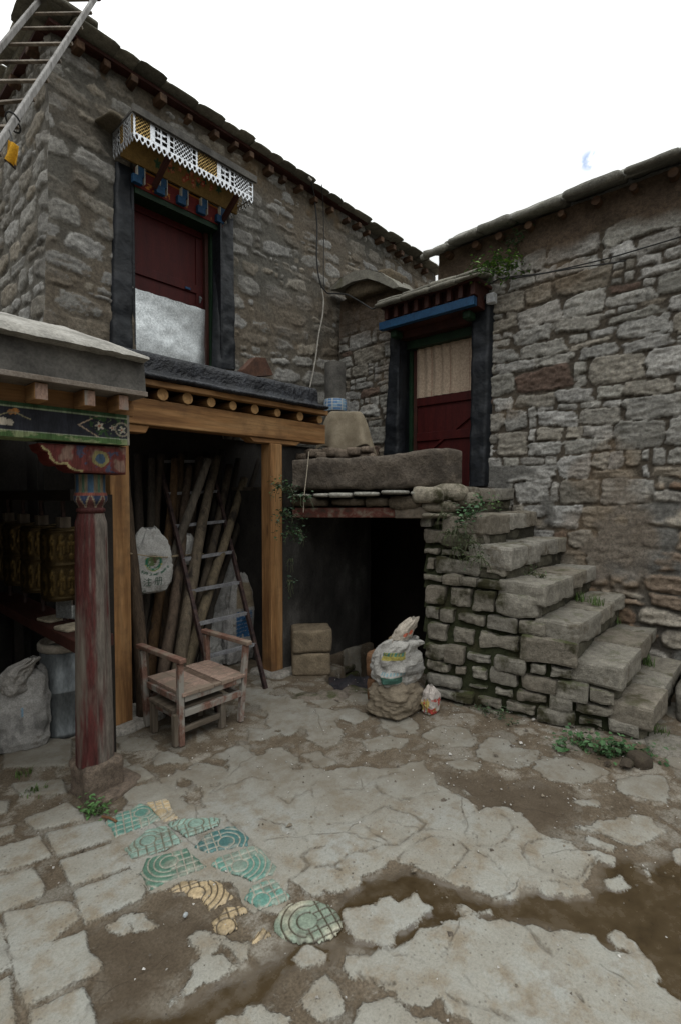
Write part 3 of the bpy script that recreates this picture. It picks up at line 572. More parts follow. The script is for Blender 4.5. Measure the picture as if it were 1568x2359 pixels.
# ------------------------------------------------------------------ helpers on the two battered walls
BA, BB = .05, .05
def wA(px, py, off=0.0):
    r = ray(px, py); t = (4.57 - off + BA * (CAMZ - 2.2)) / (r[1] - BA * r[2]); return CAM + r * t
def wB(px, py, off=0.0):
    r = ray(px, py); t = (5.0 - off + BB * (CAMZ - 2.0)) / (r[0] - BB * r[2]); return CAM + r * t
def YA(z): return 4.57 + BA * (z - 2.2)
def XB(z): return 5.0 + BB * (z - 2.0)
rng = random.Random(11)

# ================================================================== stone house with the upper door (left)
houseA = thing('stone_house', 'tall stone house with mortared rubble walls and black framed upper door', 'house', (3.5, 4.6, 0))
def XL(z): return 1.43 + BA * (z - 2.2)
du = .0135
us, vs = np.arange(0, 6.3, du), np.arange(2.2, 5.56, du); U, V = np.meshgrid(us, vs)
palA = [(.20, .192, .174), (.225, .217, .2), (.175, .165, .148), (.24, .234, .22), (.19, .168, .135), (.16, .146, .123)]
stA = courses(rng, 0, 6.3, 2.2, 5.5, (.11, .22), (.24, .52), .022, .12, .10)
stA = [s for s in stA if rng.random() > .09]
H, Cc = relief(U, V + .06 * np.sin(U * 1.1), stA, rng, palA, (.094, .088, .075), .018, warp=.040, pr=(2.4, 5), edge=.35, rough=.010, tilt=.04, seed=1, lean=.12, jagged=.045)
tan = sm(.44, .64, fbm(U * .9, V * .9, 0, 61, 4) - .10 + .2 * sm(1.2, 3.4, U)); Cc = Cc * (1 - .6 * tan[..., None] * (Cc.mean(-1, keepdims=True) < .17)) + np.array((.138, .108, .076)) * (.6 * tan[..., None] * (Cc.mean(-1, keepdims=True) < .17))
hc = (.012 * np.sin(V * 9) + .05 * (fbm(V * 3.5, 0, 0, 44, 3) - .5))
w = 1 - sm(0, .07, U); f = 1 - sm(0, 1.2, U)
PX = 1.43 + U + BA * (V - 2.2) * f - hc * w; PY = YA(V) - (H * (1 - w) + hc * w)
o0, o1 = wA(308, 620)[0], wA(498, 640)[0]
keep = ~((PX > o0) & (PX < o1) & (V < 4.52))
relief_mesh('front_wall', np.stack([PX, PY, V], -1), Cc, M['rubble'], houseA, keep)
us2 = np.arange(0, 2.6, .016); U2, V2 = np.meshgrid(us2, vs)
stS = courses(rng, 0, 2.6, 2.2, 5.5, (.11, .22), (.24, .5), .022, .12, .1)
H2, C2 = relief(U2, V2, stS, rng, palA, (.088, .080, .066), .024, warp=.04, pr=(2.4, 5), edge=.35, seed=5, lean=.12, jagged=.045)
hc2 = (.012 * np.sin(V2 * 9) + .05 * (fbm(V2 * 3.5, 0, 0, 44, 3) - .5)); w2 = 1 - sm(0, .07, U2)
relief_mesh('side_wall', np.stack([XL(V2) - (H2 * (1 - w2) + hc2 * w2), YA(V2) + U2 - hc2 * w2, V2], -1)[:, ::-1], C2[:, ::-1], M['rubble'], houseA)
b = MB(); b.b2((1.44, 4.60, 0), (4.95, 4.72, 2.26)); b.b2((1.43, 4.73, 0), (1.55, 7.2, 2.26)); b.build('lower_wall', M['dark_wall'], houseA)
b = MB(); b.b2((1.75, 5.06, 2.2), (7.7, 7.1, 5.4)); b.build('inner_core', M['soot'], houseA)
# roof of ragged slates
b = MB((.20, .19, .155)); x = 1.36; q = 0
def zr(x): return 5.60 - .018 * (x - 1.4)
while x < 7.7:
    wd = rng.uniform(.16, .40); t = rng.uniform(.014, .022); pr_ = rng.uniform(-.03, .02)
    b.rock((x + wd / 2, 4.76 + pr_ / 2, zr(x) + rng.uniform(-.008, .008)), (wd * 1.03, .46 - pr_, t), rng.uniform(-.06, .06), q, .012, 10, .07, tint=.35)
    x += wd; q += 1
x = 1.42
while x < 7.7:
    wd = rng.uniform(.2, .48); t = rng.uniform(.010, .020); pr_ = rng.uniform(-.02, .03)
    b.rock((x + wd / 2, 4.80 + pr_ / 2, zr(x) + .022 + rng.uniform(-.003, .006)), (wd * 1.02, .44 - pr_, t), rng.uniform(-.05, .05), q, .012, 10, .07, tint=.4)
    x += wd; q += 1
y = 4.5
while y < 7.2:
    wd = rng.uniform(.2, .4)
    b.rock((1.66 + rng.uniform(-.03, .03), y + wd / 2, 5.61 + rng.uniform(0, .03)), (.5, wd, .04), rng.uniform(-.08, .08), q, .012, 10, .08, tint=.3); q += 1; y += wd
b.b2((1.5, 4.8, 5.56), (7.7, 7.2, 5.62))
b.build('roof', M['slate'], houseA, smooth=True)
b = MB(); b.b2((1.56, 4.64, 5.515), (7.7, 4.80, 5.545)); b.b2((1.52, 4.81, 5.515), (1.70, 7.1, 5.545)); b.build('eaves_board', M['darkred'], houseA)
x = 1.80
while x < 7.4:
    h = rng.uniform(.05, .08); b = MB()
    b.bar((x, 4.60 + rng.uniform(-.02, .03), 5.46 - .018 * (x - 1.8)), (x + rng.uniform(-.02, .02), 4.9, 5.46 - .018 * (x - 1.8)), h, h)
    b.build('rafter', wood('rafter_wood', [(.035, .02, .012), (.075, .04, .022), (.12, .07, .04)], 'y') if 'rafter_wood' not in bpy.data.materials else bpy.data.materials['rafter_wood'], houseA, bevel=.008); x += rng.uniform(.2, .33)
for k in range(4):
    b = MB(); b.bar((1.50, 5.0 + k * .5, 5.47), (1.75, 5.0 + k * .5, 5.47), .08, .08); b.build('rafter', bpy.data.materials['rafter_wood'], houseA, bevel=.008)

def band(name, parent, quad, off, mt, thick=.05, seed=0, nu=14, nv=60, amp=.02, axis_=(0, -1, 0)):
    """painted mud band round an opening: quad = bottom-left, bottom-right, top-right, top-left on the wall"""
    a, b_, c, d = (np.asarray(p, float) for p in quad); n = np.asarray(axis_, float)
    s = np.linspace(0, 1, nu)[None, :, None]; t = np.linspace(0, 1, nv)[:, None, None]
    P = (a * (1 - s) + b_ * s) * (1 - t) + (d * (1 - s) + c * s) * t
    e = np.minimum(np.minimum(s, 1 - s) * nu / 2.0, 1)[..., 0] * np.ones((nv, nu))
    nn = fbm(P[..., 0] * 9 + P[..., 1] * 7, P[..., 2] * 9, 0, seed, 3) - .5
    hgt = off + thick * np.minimum(1, e) + amp * nn * 2
    hgt[:, 0] = hgt[:, -1] = -.03
    P = P + n * hgt[..., None]
    m = MB(); m.grid(P); return m.build(name, mt, parent, smooth=True)
sur = thing('door_surround', None, None); sur.parent = houseA; del_ = None
sur.location = (0, 0, 0)
band('black_band', sur, (wA(250, 800), wA(307, 815), wA(308, 398), wA(262, 372)), 0, M['black'], seed=3)
band('black_band', sur, (wA(492, 850), wA(543, 852), wA(537, 503), wA(498, 520)), 0, M['black'], seed=4)
b = MB(); b.b2((o1 - .005, 4.56, 2.6), (o1 + .02, 4.93, 4.6)); b.build('reveal', M['black'], sur)
b = MB(); b.b2((o0 - .02, 4.62, 2.6), (o0 + .004, 4.93, 4.6)); b.build('reveal', M['black'], sur)
# the door leaf
dY = 4.80
dA = thing('door', None, None); dA.parent = houseA; dA['label'] = 'dark red plank door with a galvanised sheet over its lower half'
b = MB(); b.b2((o0, dY, 2.6), (o1, dY + .05, 4.60)); dl = b.build('leaf', M['red'], dA)
b = MB()
for z in (4.40, 3.80): b.b2((o0 + .01, dY - .018, z - .045), (o1 - .09, dY - .001, z + .045))
b.b2((o0 + .01, dY - .016, 2.65), (o0 + .055, dY - .001, 4.34)); b.b2((o1 - .16, dY - .016, 2.65), (o1 - .10, dY - .001, 4.34))
b.build('door_rail', M['red'], dA, bevel=.004)
b = MB(); b.b2((o0, dY - .03, 4.46), (o1, dY - .001, 4.6)); b.b2((o1 - .07, dY - .05, 2.65), (o1 - .03, dY - .001, 4.46)); b.build('door_frame', M['darkred'], dA, bevel=.004)
b = MB(); b.b2((o1 - .028, dY - .09, 2.65), (o1 - .006, dY - .001, 4.5)); b.build('door_jamb', M['green'], dA)
zt = atY(400, 694, dY)[2]
uu, zz = np.meshgrid(np.linspace(0, 1, 40), np.linspace(0, 1, 40))
Pm = np.stack([o0 + .004 + (o1 - .075 - o0) * uu, dY - .028 + .012 * np.sin(zz * 9 + uu * 2.0) * (.3 + uu * .7) * zz + .012 * (fbm(uu * 4, zz * 5, 0, 2, 3) - .5) , 2.66 + (zt + .003 * np.sin(uu * 31) - 2.66) * zz], -1)
b = MB(); b.grid(Pm); b.build('metal_sheet', M['tin'], dA, smooth=True)
b = MB(); p = atY(433, 664, dY - .02); b.box(p, (.06, .02, .022)); b.build('latch', M['blue'], dA)
b = MB(); p = atY(461, 690, dY - .05); b.box(p, (.012, .014, .07)); b.tube([p + (0, -.02, .02), p + (0, -.035, 0), p + (0, -.02, -.02)], .006); b.build('hasp', M['steel'], dA)
# canopy with painted boards and a cut tin valance
def panel(name, parent, p0, pu, pv, nu, nv, colf, mt, nrm=(0, -1, 0), thick=.02):
    p0, pu, pv = (np.asarray(q, float) for q in (p0, pu, pv)); u, v = np.meshgrid(np.linspace(0, 1, nu), np.linspace(0, 1, nv))
    P = p0 + u[..., None] * pu + v[..., None] * pv
    m = MB(); m.grid(P, colf(u, v)); n = np.asarray(nrm, float) * -thick
    m.prism([p0 + n * .05, p0 + pu + n * .05, p0 + pu + pv + n * .05, p0 + pv + n * .05], n, col=np.asarray(colf(np.array([[.02]]), np.array([[.02]]))).reshape(3) if True else None)
    return m.build(name, mt, parent)
cY = 4.27
cl, cr = atY(309, 285, cY), atY(584, 432, cY); zt_, zb_ = 4.895, 4.645
can = thing('canopy', None, None); can.parent = houseA
x0, x1 = cl[0], cr[0]
b = MB(); b.b2((x0 - .01, cY - .02, zt_), (x1 + .02, 4.72, zt_ + .022)); b.b2((x0 - .02, cY - .03, zt_ - .02), (x1 + .03, cY - .002, zt_ + .045)); b.build('canopy_top', M['cement'], can)
b = MB((.12, .10, .07)); b.rock((x0 - .02, 4.60, zt_ + .035), (.26, .26, .045), .2, 5, .03); b.build('canopy_stone', M['slate'], can, smooth=True)
def lace(L, Hh, teeth):
    d = .0035; u, v = np.meshgrid(np.arange(0, L + d, d), np.arange(0, Hh + d, d)); k = u / L
    keep = np.ones(u.shape, bool); gold = np.zeros(u.shape, bool); fr = .072
    tp = L / teeth; tt = (u / tp) % 1 - .5
    keep &= v > np.abs(tt) * 2 * .040 - .002                                     # pointed fringe
    keep &= ~((np.abs(tt) / .23) ** 2 + ((v - .048) / .017) ** 2 < 1)            # oval holes
    top = (v > fr + .012) & (v < Hh - .014)
    def zone(a, c): return top & (k > a) & (k < c)
    for a, c in ((.012, .115), (.485, .655)):
        z = zone(a, c); gold |= z; p_, q_ = ((u + v) / .030) % 1, ((u - v) / .030) % 1
        keep &= ~(z & (np.abs(p_ - .5) < .29) & (np.abs(q_ - .5) < .29))
    for a, c in ((.15, .245), (.69, .765)):
        z = zone(a, c); aa = (k - a) / (c - a); bb = (v - fr) / (Hh - fr)
        row = (bb * 7).astype(int) % 2 == 1; keep &= ~(z & row & (np.abs(aa - .5) > .08) & (np.abs(aa - .5) < .45) & ~((np.abs(aa - .25) < .05) & (bb > .5)))
        keep &= ~(z & (bb > .38) & (bb < .62) & (np.abs(np.abs(aa - .5) - .4) < .06))
    for a, c in ((.265, .47), (.785, .985)):
        z = zone(a, c); p_, q_ = ((u + v * .9) / .036) % 1, ((u - v * .9) / .036) % 1; aa = (k - a) / (c - a)
        h1 = (np.abs(p_ - .5) < .30) & (np.abs(q_ - .5) < .30) & (np.abs(aa - .5) < .34)
        h2 = (np.abs(aa - .5) > .38) & (np.abs(((v - fr) / .05) % 1 - .5) < .34)
        keep &= ~(z & (h1 | h2))
    col = np.where(gold[..., None], np.array((.50, .34, .13)), np.array((.66, .68, .71)))
    return u, v, keep, col
u, v, kp, cl_ = lace(x1 - x0, zt_ - zb_, 25)
va = relief_mesh('valance', np.stack([x0 + u, np.full_like(u, cY), zb_ + v], -1), cl_, M['lace'], can, kp, False)
s_ = va.modifiers.new('thick', 'SOLIDIFY'); s_.thickness = .003
for xx in (x0, x1):
    u, v, kp, cl_ = lace(.40, zt_ - zb_, 8)
    va = relief_mesh('side_valance', np.stack([np.full_like(u, xx), cY + u, zb_ + v], -1), cl_ * .9, M['lace'], can, kp, False); va.modifiers.new('thick', 'SOLIDIFY').thickness = .003
rr = np.random.RandomState(3)
FL = [(rr.uniform(.2, .85), rr.uniform(.25, .75), rr.uniform(.025, .06), i % 3) for i in range(26)]
def c_yel(u, v):
    c = np.tile(np.array((.20, .12, .032)), u.shape + (1,)); ar = 7.0
    for (a, b_, r, t) in FL:
        a = .5 + (a - .5) * .9; d = np.hypot((u - a) * ar, v - b_); an = np.arctan2(v - b_, (u - a) * ar)
        r = r * 3.2; kk = d < r * (.8 + .25 * np.cos(5 * an + a * 40)); c[kk] = ((.35, .05, .03), (.03, .07, .03), (.42, .13, .06))[t]
        if t != 1: c[d < r * .35] = (.5, .25, .12)
    return c
panel('painted_board', can, (x0 + .02, 4.555, 4.655), (x1 - x0 - .02, 0, 0), (0, -.05, .24), 150, 40, c_yel, M['attr'])
def c_red(u, v):
    c = np.tile(np.array((.13, .015, .012)), u.shape + (1,)); c[v > .90] = (.40, .16, .03)
    m_ = (fbm(u * 60, v * 6, 0, 5, 2) > .56) & (v < .42) & (v > .12) & ((u * 5.3) % 1 > .45); c[m_] = (.42, .17, .03); return c
xr0, xr1 = wA(308, 480)[0] - .01, wA(500, 520)[0] + .02
panel('bracket_board', can, (xr0, 4.60, 4.475), (xr1 - xr0, 0, 0), (0, 0, .178), 120, 40, c_red, M['attr'])
for i in range(5):
    xx = xr0 + .03 + i * (xr1 - xr0 - .05) / 4.05; b = MB()
    b.b2((xx - .03, 4.555, 4.56), (xx + .035, 4.598, 4.645)); b.b2((xx - .075, 4.552, 4.485), (xx + .015, 4.598, 4.56)); b.build('blue_bracket', M['blue'], can, bevel=.004)
    b = MB((.6, .58, .5)); b.b2((xx - .034, 4.55, 4.56), (xx - .03, 4.597, 4.645)); b.b2((xx + .035, 4.55, 4.50), (xx + .039, 4.597, 4.645)); b.build('bracket_edge', M['attr'], can)
b = MB(); b.b2((xr0, 4.61, 4.42), (xr1, 4.80, 4.478)); b.build('head_beam', M['green'], can)
for xx in (xr0 + .16, xr1 - .03):
    b = MB(); b.bar((xx, 4.56, 4.52), (xx + .02, cY + .06, 4.70), .035, .05); b.build('strut', M['darkred'], can)

# ================================================================== lower stone house on the right
houseB = thing('stone_house', 'lower stone house of coursed grey blocks with blue lintel above a red door', 'house', (5.2, 1, 0))
us, vs = np.arange(-2.2, 4.58, .0115), np.arange(-.1, 4.36, .0115); U, V = np.meshgrid(us, vs)
palB = [(.29, .282, .26), (.33, .322, .30), (.26, .25, .225), (.31, .30, .275), (.275, .25, .21), (.35, .342, .325), (.25, .23, .195), (.30, .29, .265), (.32, .31, .29), (.27, .255, .225), (.28, .27, .24), (.225, .195, .155), (.30, .285, .26), (.33, .32, .3)] * 3 + [(.145, .10, .078)]
palR = [(.26, .21, .16), (.29, .26, .215), (.23, .175, .13), (.29, .27, .24), (.19, .13, .09)]
st = courses(rng, -2.2, 4.6, -.1, 4.0, (.10, .26), (.22, .54), .004, .20, .20)
H, Cc = relief(U, V, st, rng, palB, (.075, .062, .047), .025, warp=.026, pr=(5, 12), edge=.08, rough=.016, tilt=.05, seed=21, lean=.08, jagged=.034)
Cc *= .88
st2 = courses(rng, -2.2, 4.6, -.1, 1.8, (.11, .24), (.2, .46), .010, .1, .18)
Hl, Cl = relief(U, V, st2, rng, palR, (.09, .08, .067), .05, warp=.03, pr=(2.6, 5), edge=.25, rough=.016, tilt=.05, seed=27, lean=.12)
k = sm(1.62, 1.82, V + .9 * sm(.75, 1.3, U) + .25 * (fbm(U * 2, V * 2, 0, 91, 3) - .5)); H = H * k + Hl * (1 - k); Cc = Cc * k[..., None] + Cl * (1 - k[..., None])
# cement smeared over the joints beside the steps
stp = 1.67 - np.clip((2.08 - U) / .245, 0, 7) * .238
sme = sm(.50, .60, fbm(U * 2.6, V * 4, 0, 95, 4) + .22 * (1 - sm(.0, .45, np.abs(V - stp - .12))) - .10) * (V < 1.9)
H = H * (1 - .75 * sme) + .02 * sme; Cc = Cc * (1 - sme[..., None]) + np.array((.13, .125, .115)) * (.7 + .6 * fbm(U * 8, V * 8, 0, 96, 4))[..., None] * sme[..., None]
mud = sm(3.90, 4.08, V + .28 * (fbm(U * 2.4, V * 2.4, 0, 97, 4) - .5)); mud = np.maximum(mud, .9 * sm(3.5, 3.8, V + .3 * (fbm(U * 4, V * 4, 0, 98, 3) - .5)) * sm(3.1, 3.4, U))
H = H * (1 - mud) + (.03 + .03 * (fbm(U * 12, V * 12, 0, 99, 4) - .5)) * mud; Cc = Cc * (1 - mud[..., None]) + np.array((.075, .053, .036)) * (.6 + .8 * fbm(U * 9, V * 9, 0, 93, 4))[..., None] * mud[..., None]
dust = sm(.5, .66, fbm(U * 1.6, V * 1.6, 0, 88, 4))[..., None] * .4; Cc = Cc * (1 - dust) + np.array((.20, .145, .095)) * dust
dy0, dy1 = wB(1088, 900)[1], wB(927, 900)[1]
topz = np.where(U < 3.07, 4.36, np.where(U < 3.55, 4.0, 4.24 + .05 * np.sin(U * 5)))
keep = ~((U > dy0) & (U < dy1) & (V > 1.66) & (V < 3.58)) & (V < topz) & ~((U > 2.42) & (V < 1.6))
relief_mesh('front_wall', np.stack([XB(V) - H, U, V], -1)[:, ::-1], Cc[:, ::-1], M['stone'], houseB, keep[:, ::-1])
b = MB(); b.b2((5.3, -2.2, 0), (8.5, 3.03, 4.34)); b.b2((5.26, 3.03, 0), (5.6, 4.6, 4.0)); b.build('inner_core', M['soot'], houseB)
b = MB((.205, .20, .175)); y = 3.16; q = 300
while y > -2.3:
    wd = rng.uniform(.30, .52); t = rng.uniform(.04, .065); a = R(rng.uniform(14, 22))
    m = np.array([[math.cos(a), 0, -math.sin(a)], [0, 1, 0], [math.sin(a), 0, math.cos(a)]])
    b.rock((5.04 + rng.uniform(-.025, .02), y - wd / 2, 4.405 + rng.uniform(-.012, .012) - .1 * max(0, y - 2.85)), (.36, wd * .985, t + .015), 0, q, .03, 9, .05, m=m, tint=.25)
    a2 = R(34); m2 = np.array([[math.cos(a2), 0, -math.sin(a2)], [0, 1, 0], [math.sin(a2), 0, math.cos(a2)]])
    b.rock((5.17, y - wd / 2 + .1, 4.51 - .14 * max(0, y - 2.75)), (.40, wd * 1.12, .06), 0, q + 1, .02, 9, .07, m=m2, tint=.08); y -= wd; q += 2
b.b2((5.2, -2.3, 4.36), (8.5, 3.05, 4.5)); b.build('roof', M['slate'], houseB, smooth=True)
y = 2.9
rw = bpy.data.materials['rafter_wood']
while y > -2.0:
    b = MB(); b.tube([(4.99, y, 4.27), (5.2, y, 4.28)], rng.uniform(.028, .04), 9); b.build('rafter', rw, houseB); y -= rng.uniform(.26, .34)
# stub of wall with a cap stone beside the roof
pc = [atX(x, y, 4.9) for x, y in ((757, 668), (785, 640), (815, 624), (845, 620), (875, 628), (902, 643), (919, 660), (905, 664), (870, 648), (845, 641), (812, 648), (780, 664))]
b = MB(); n_ = len(pc); P = np.array([[p + (dx, 0, dz + .01 * math.sin(i * 2.1 + dx * 9)) for dx, dz in ((0, 0), (.18, .02), (.36, .03), (.5, 0))] for i, p in enumerate(pc + pc[:1])])
b.add(np.array(pc), [tuple(range(n_))], (.2, .19, .16)); b.grid(P, np.tile((.2, .19, .16), P.shape[:2] + (1,))); b.build('cap_stone', M['slate'], houseB)
b = MB((.09, .07, .045)); b.rock((5.18, 4.05, 4.24), (.42, .8, .22), 0, 77, .06); b.build('cap_earth', M['rubble'], houseB, smooth=True)
# door hood
hood = thing('door_hood', None, None); hood.parent = houseB
b = MB((.19, .18, .15)); y = 3.66; q = 400
while y > 2.42:
    wd = min(rng.uniform(.26, .42), y - 2.36); a = R(17); m = np.array([[math.cos(a), 0, -math.sin(a)], [0, 1, 0], [math.sin(a), 0, math.cos(a)]])
    b.rock((4.86, y - wd / 2, 3.855 - .012 * q % .03 * 0), (.50, wd * 1.0, .05), rng.uniform(-.04, .04), q, .03, 9, .04, m=m, tint=.25)
    b.rock((4.93, y - wd / 2 + .05, 3.925), (.42, wd * 1.02, .045), rng.uniform(-.04, .04), q + 1, .022, 9, .06, m=m, tint=.25); y -= wd; q += 2
b.build('hood_slates', M['slate'], hood, smooth=True)
b = MB(); b.b2((4.72, 2.40, 3.77), (5.06, 3.62, 3.80)); b.b2((4.82, 2.44, 3.54), (5.06, 3.62, 3.77)); b.build('hood_board', M['darkred'], hood)
for i in range(9):
    b = MB(); yy = 2.46 + i * .137; b.b2((4.735, yy - .025, 3.64), (4.819, yy + .025, 3.768)); b.build('hood_joist', M['darkred'], hood, bevel=.004)
b = MB(); b.b2((4.73, 2.44, 3.535), (4.80, 3.655, 3.625)); b.build('blue_lintel', M['blue'], hood, bevel=.005)
b = MB(); b.b2((4.98, dy0 - .02, 3.46), (5.2, dy1 + .0, 3.58)); b.build('head_board', M['darkred'], hood)
b = MB(); b.b2((5.1, dy0 - .0, 3.36), (5.2, dy1 - .0, 3.455)); b.build('head_beam', M['green'], hood)
for yy in (dy1 - .01, dy0 - .02):
    b = MB(); b.b2((4.82, yy - .045, 3.45), (4.97, yy + .045, 3.535)); b.build('bracket', M['green'], hood, bevel=.02)
surB = thing('door_surround', None, None); surB.parent = houseB
ax_ = (-1, 0, 0)
band('black_band', surB, (wB(886, 1062), wB(927, 1062), wB(934, 758), wB(906, 760)), .04, M['black'], seed=7, axis_=ax_)
band('black_band', surB, (wB(1084, 1122), wB(1128, 1118), wB(1141, 688), wB(1090, 705)), .05, M['black'], seed=8, axis_=ax_)
b = MB(); b.b2((4.96, dy1 - .004, 1.62), (5.32, dy1 + .03, 3.6)); b.build('reveal', M['black'], surB)
b = MB(); b.b2((5.02, dy0 - .03, 1.62), (5.32, dy0 + .004, 3.6)); b.build('reveal', M['black'], surB)
dB = thing('door', None, None); dB.parent = houseB; dB['label'] = 'dark red door with a pleated cream cloth over its upper panel'
b = MB(); b.b2((5.22, dy0, 1.6), (5.27, dy1 - .04, 3.58)); b.build('leaf', M['red'], dB)
b = MB(); b.b2((5.17, dy1 - .05, 1.6), (5.26, dy1 - .005, 3.5)); b.build('door_jamb', M['green'], dB)
zp0, zp1 = atX(1030, 905, 5.2)[2], atX(1030, 772, 5.2)[2]; pl = wood('bare_plank', [(.36, .26, .165), (.43, .32, .21), (.47, .36, .245)], 'z')
uu, zz = np.meshgrid(np.linspace(0, 1, 120), np.linspace(0, 1, 24)); fo_ = uu + .012 * np.sin(zz * 4)
Pc = np.stack([5.200 - .012 * np.abs(np.sin(fo_ * 21)) ** .7 * (.6 + .4 * zz) - .008 * np.sin(fo_ * 47 + 1), dy0 + .004 + uu * (dy1 - .102 - dy0), zp0 - .01 + zz * (zp1 - zp0)], -1)
cc = np.tile(np.array((.45, .35, .265)), uu.shape + (1,)); cc[np.abs((fo_ * 3.3) % 1 - .5) < .012] = (.27, .15, .11)
b = MB(); b.grid(Pc[:, ::-1], cc[:, ::-1]); b.build('curtain', M['cloth'], dB, smooth=True)
b = MB()
for z in (zp0 - .06, 2.3): b.b2((5.195, dy0 + .01, z - .05), (5.219, dy1 - .1, z + .05))
b.bar((5.207, dy0 + .1, 2.5), (5.207, dy1 - .16, 2.05), .022, .03); b.build('door_rail', M['red'], dB, bevel=.004)
b = MB(); b.b2((5.20, dy1 - .098, 1.62), (5.219, dy1 - .052, 3.5)); b.build('door_stile', M['darkred'], dB)
b = MB(); p = wB(1131, 688, .10); b.box(p, (.08, .09, .10)); b.build('meter_box', mat('meter_white', [(.5, .52, .55), (.6, .62, .64)], 8, bump=.1), houseB, bevel=.008)
b = MB(); p = wB(1112, 690, .09); b.box(p, (.08, .12, .05)); b.tube([p + (0, .14, -.01), p + (0, .03, 0)], .012); b.build('junction_box', M['wire'], houseB)

# ================================================================== stone steps
RY = [.60, .80, 1.05, 1.29, 1.56, 1.82, 2.08]; RH = .238
def XO(y, z): return 3.68 + (-.24 + .2 * min(z, 1.2)) * (y - .6)
stairs = thing('stone_staircase', 'mossy stone staircase climbing along the right wall to the red door', 'steps', (4.2, 1.2, 0))
SC = [(.20, .185, .155), (.23, .215, .185), (.17, .15, .12), (.21, .19, .155)]
q = 500
for k in range(7):
    z = RH * (k + 1); y0 = RY[k]; y1 = RY[k + 1] + .08 if k < 6 else 2.45; x = XO(y0, z) - .03; b = MB(); first = True
    while x < 4.98:
        wd = rng.uniform(.42, .62) if first else rng.uniform(.3, .5); wd = min(wd, 5.0 - x)
        if 5.0 - x - wd < .15: wd = 5.0 - x
        hh = rng.uniform(.11, .14) if not first else .16
        dz = rng.uniform(-.012, .008); yy = y0 + rng.uniform(-.015, .02) + (.02 * (x - 3.7))
        b.rock((x + wd / 2, (yy + y1) / 2, z - hh / 2 + dz), (wd * 1.0, y1 - yy, hh), rng.uniform(-.02, .02), q, .032, 26, .022, np.array(SC[rng.randrange(4)]) * 1.1)
        x2 = x
        b.rock((x + wd / 2 + .02, (yy + y1) / 2 + .035, z - hh - .05), (wd * 1.0, y1 - yy, .12), 0, q + 50, .05, 7, .04, (.085, .078, .056))  # recessed course, coloured darker to deepen the shadow under the tread
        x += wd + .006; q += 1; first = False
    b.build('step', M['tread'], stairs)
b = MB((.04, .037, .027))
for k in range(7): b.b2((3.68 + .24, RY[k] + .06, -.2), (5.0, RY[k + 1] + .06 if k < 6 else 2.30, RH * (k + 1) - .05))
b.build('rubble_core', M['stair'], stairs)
b = MB((.03, .034, .016)); uu, zz = np.meshgrid(np.linspace(.62, 2.45, 60), np.linspace(-.25, 1.6, 60))
xo_ = 3.68 + (-.24 + .2 * np.minimum(zz, 1.2)) * (uu - .6) + .05 + .03 * (fbm(uu * 9, zz * 9, 0, 4, 3) - .5)
kp_ = zz < np.interp(uu, np.repeat(RY, 2) + np.tile((-.001, .001), 7) + .05, np.repeat(np.arange(0, 8) * RH, 2)[1:-1]) - .06
relief_mesh('joint_earth', np.stack([xo_, uu, zz], -1)[:, ::-1], np.tile(np.array((.028, .032, .014)), zz.shape + (1,)), M['stair'], stairs, kp_[:, ::-1] & (uu < xo_ * .639)[:, ::-1])
b = MB(); z = -.22; row = 0
while z < 1.62:
    h = rng.choice([.055, .07, .09, .12, .15, .17]); yend = XO(2.2, z) * .639 + .0; y = .62 + rng.uniform(0, .12)
    ys = [RY[k] for k in range(7) if RH * (k + 1) - .14 >= z + h * .6]; y = max(y, (ys[0] + rng.uniform(.0, .05)) if ys else 9)
    if z < 0 and False: pass
    while y < yend - .05:
        wd = rng.uniform(.16, .42) if h > .1 else rng.uniform(.10, .26); wd = min(wd, yend - y)
        if yend - y - wd < .1: wd = yend - y
        xo = XO(y + wd / 2, z + h / 2); sk = math.atan2(-(XO(y + wd, z) - XO(y, z)), wd)
        b.rock((xo + .11 + rng.uniform(-.015, .02), y + wd / 2, z + h / 2), (.26, wd * .97, h * .93), sk + rng.uniform(-.03, .03), q, .05, 18, .02, SC[rng.randrange(4)])
        y += wd + .018; q += 1
    z += h + .018
b.build('side_wall', M['stair'], stairs)
b = MB((.19, .175, .148)); b.rock((4.55, .42, .10), (.75, .34, .24), .05, 900, .05); b.rock((5.0, .1, .08), (.6, .5, .2), .1, 901, .05); b.rock((3.72, .50, -.03), (.30, .35, .10), .3, 903, .04); b.build('kerb_stone', M['stair'], stairs, smooth=True)

# ================================================================== cellar and terrace under the red door
terr = thing('terrace', 'raised stone terrace with rounded mud parapet over a dark cellar opening', 'terrace', (3.9, 3.2, 0))
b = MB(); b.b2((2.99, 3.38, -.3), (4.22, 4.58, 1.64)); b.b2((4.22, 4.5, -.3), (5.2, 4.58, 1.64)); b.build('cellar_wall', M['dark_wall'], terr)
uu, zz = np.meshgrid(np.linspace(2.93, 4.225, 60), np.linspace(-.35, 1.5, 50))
b = MB(); b.grid(np.stack([uu, 3.365 + .03 * (fbm(uu * 4, zz * 4, 0, 4, 3) - .5), zz], -1)); b.build('plastered_wall', mat('streaked_plaster', [(.010, .009, .008), (.035, .032, .029), (.095, .09, .083)], 1.5, (1.6, 1, .8), bump=.6, bd=.01), terr, smooth=True)  # plaster colours lowered to deepen the shade in the cellar
b = MB(); 
A0, B0 = np.array((2.98, 3.19)), np.array((3.66, 2.16))
dv = (B0 - A0) / np.linalg.norm(B0 - A0); nv_ = np.array((-dv[1], dv[0])); nv_ = nv_ if nv_[0] > 0 else -nv_; ang = math.atan2(dv[1], dv[0])
Lb = float(np.linalg.norm(B0 - A0))
def al(s, off, z): p = A0 + dv * s + nv_ * off; return (p[0], p[1], z)
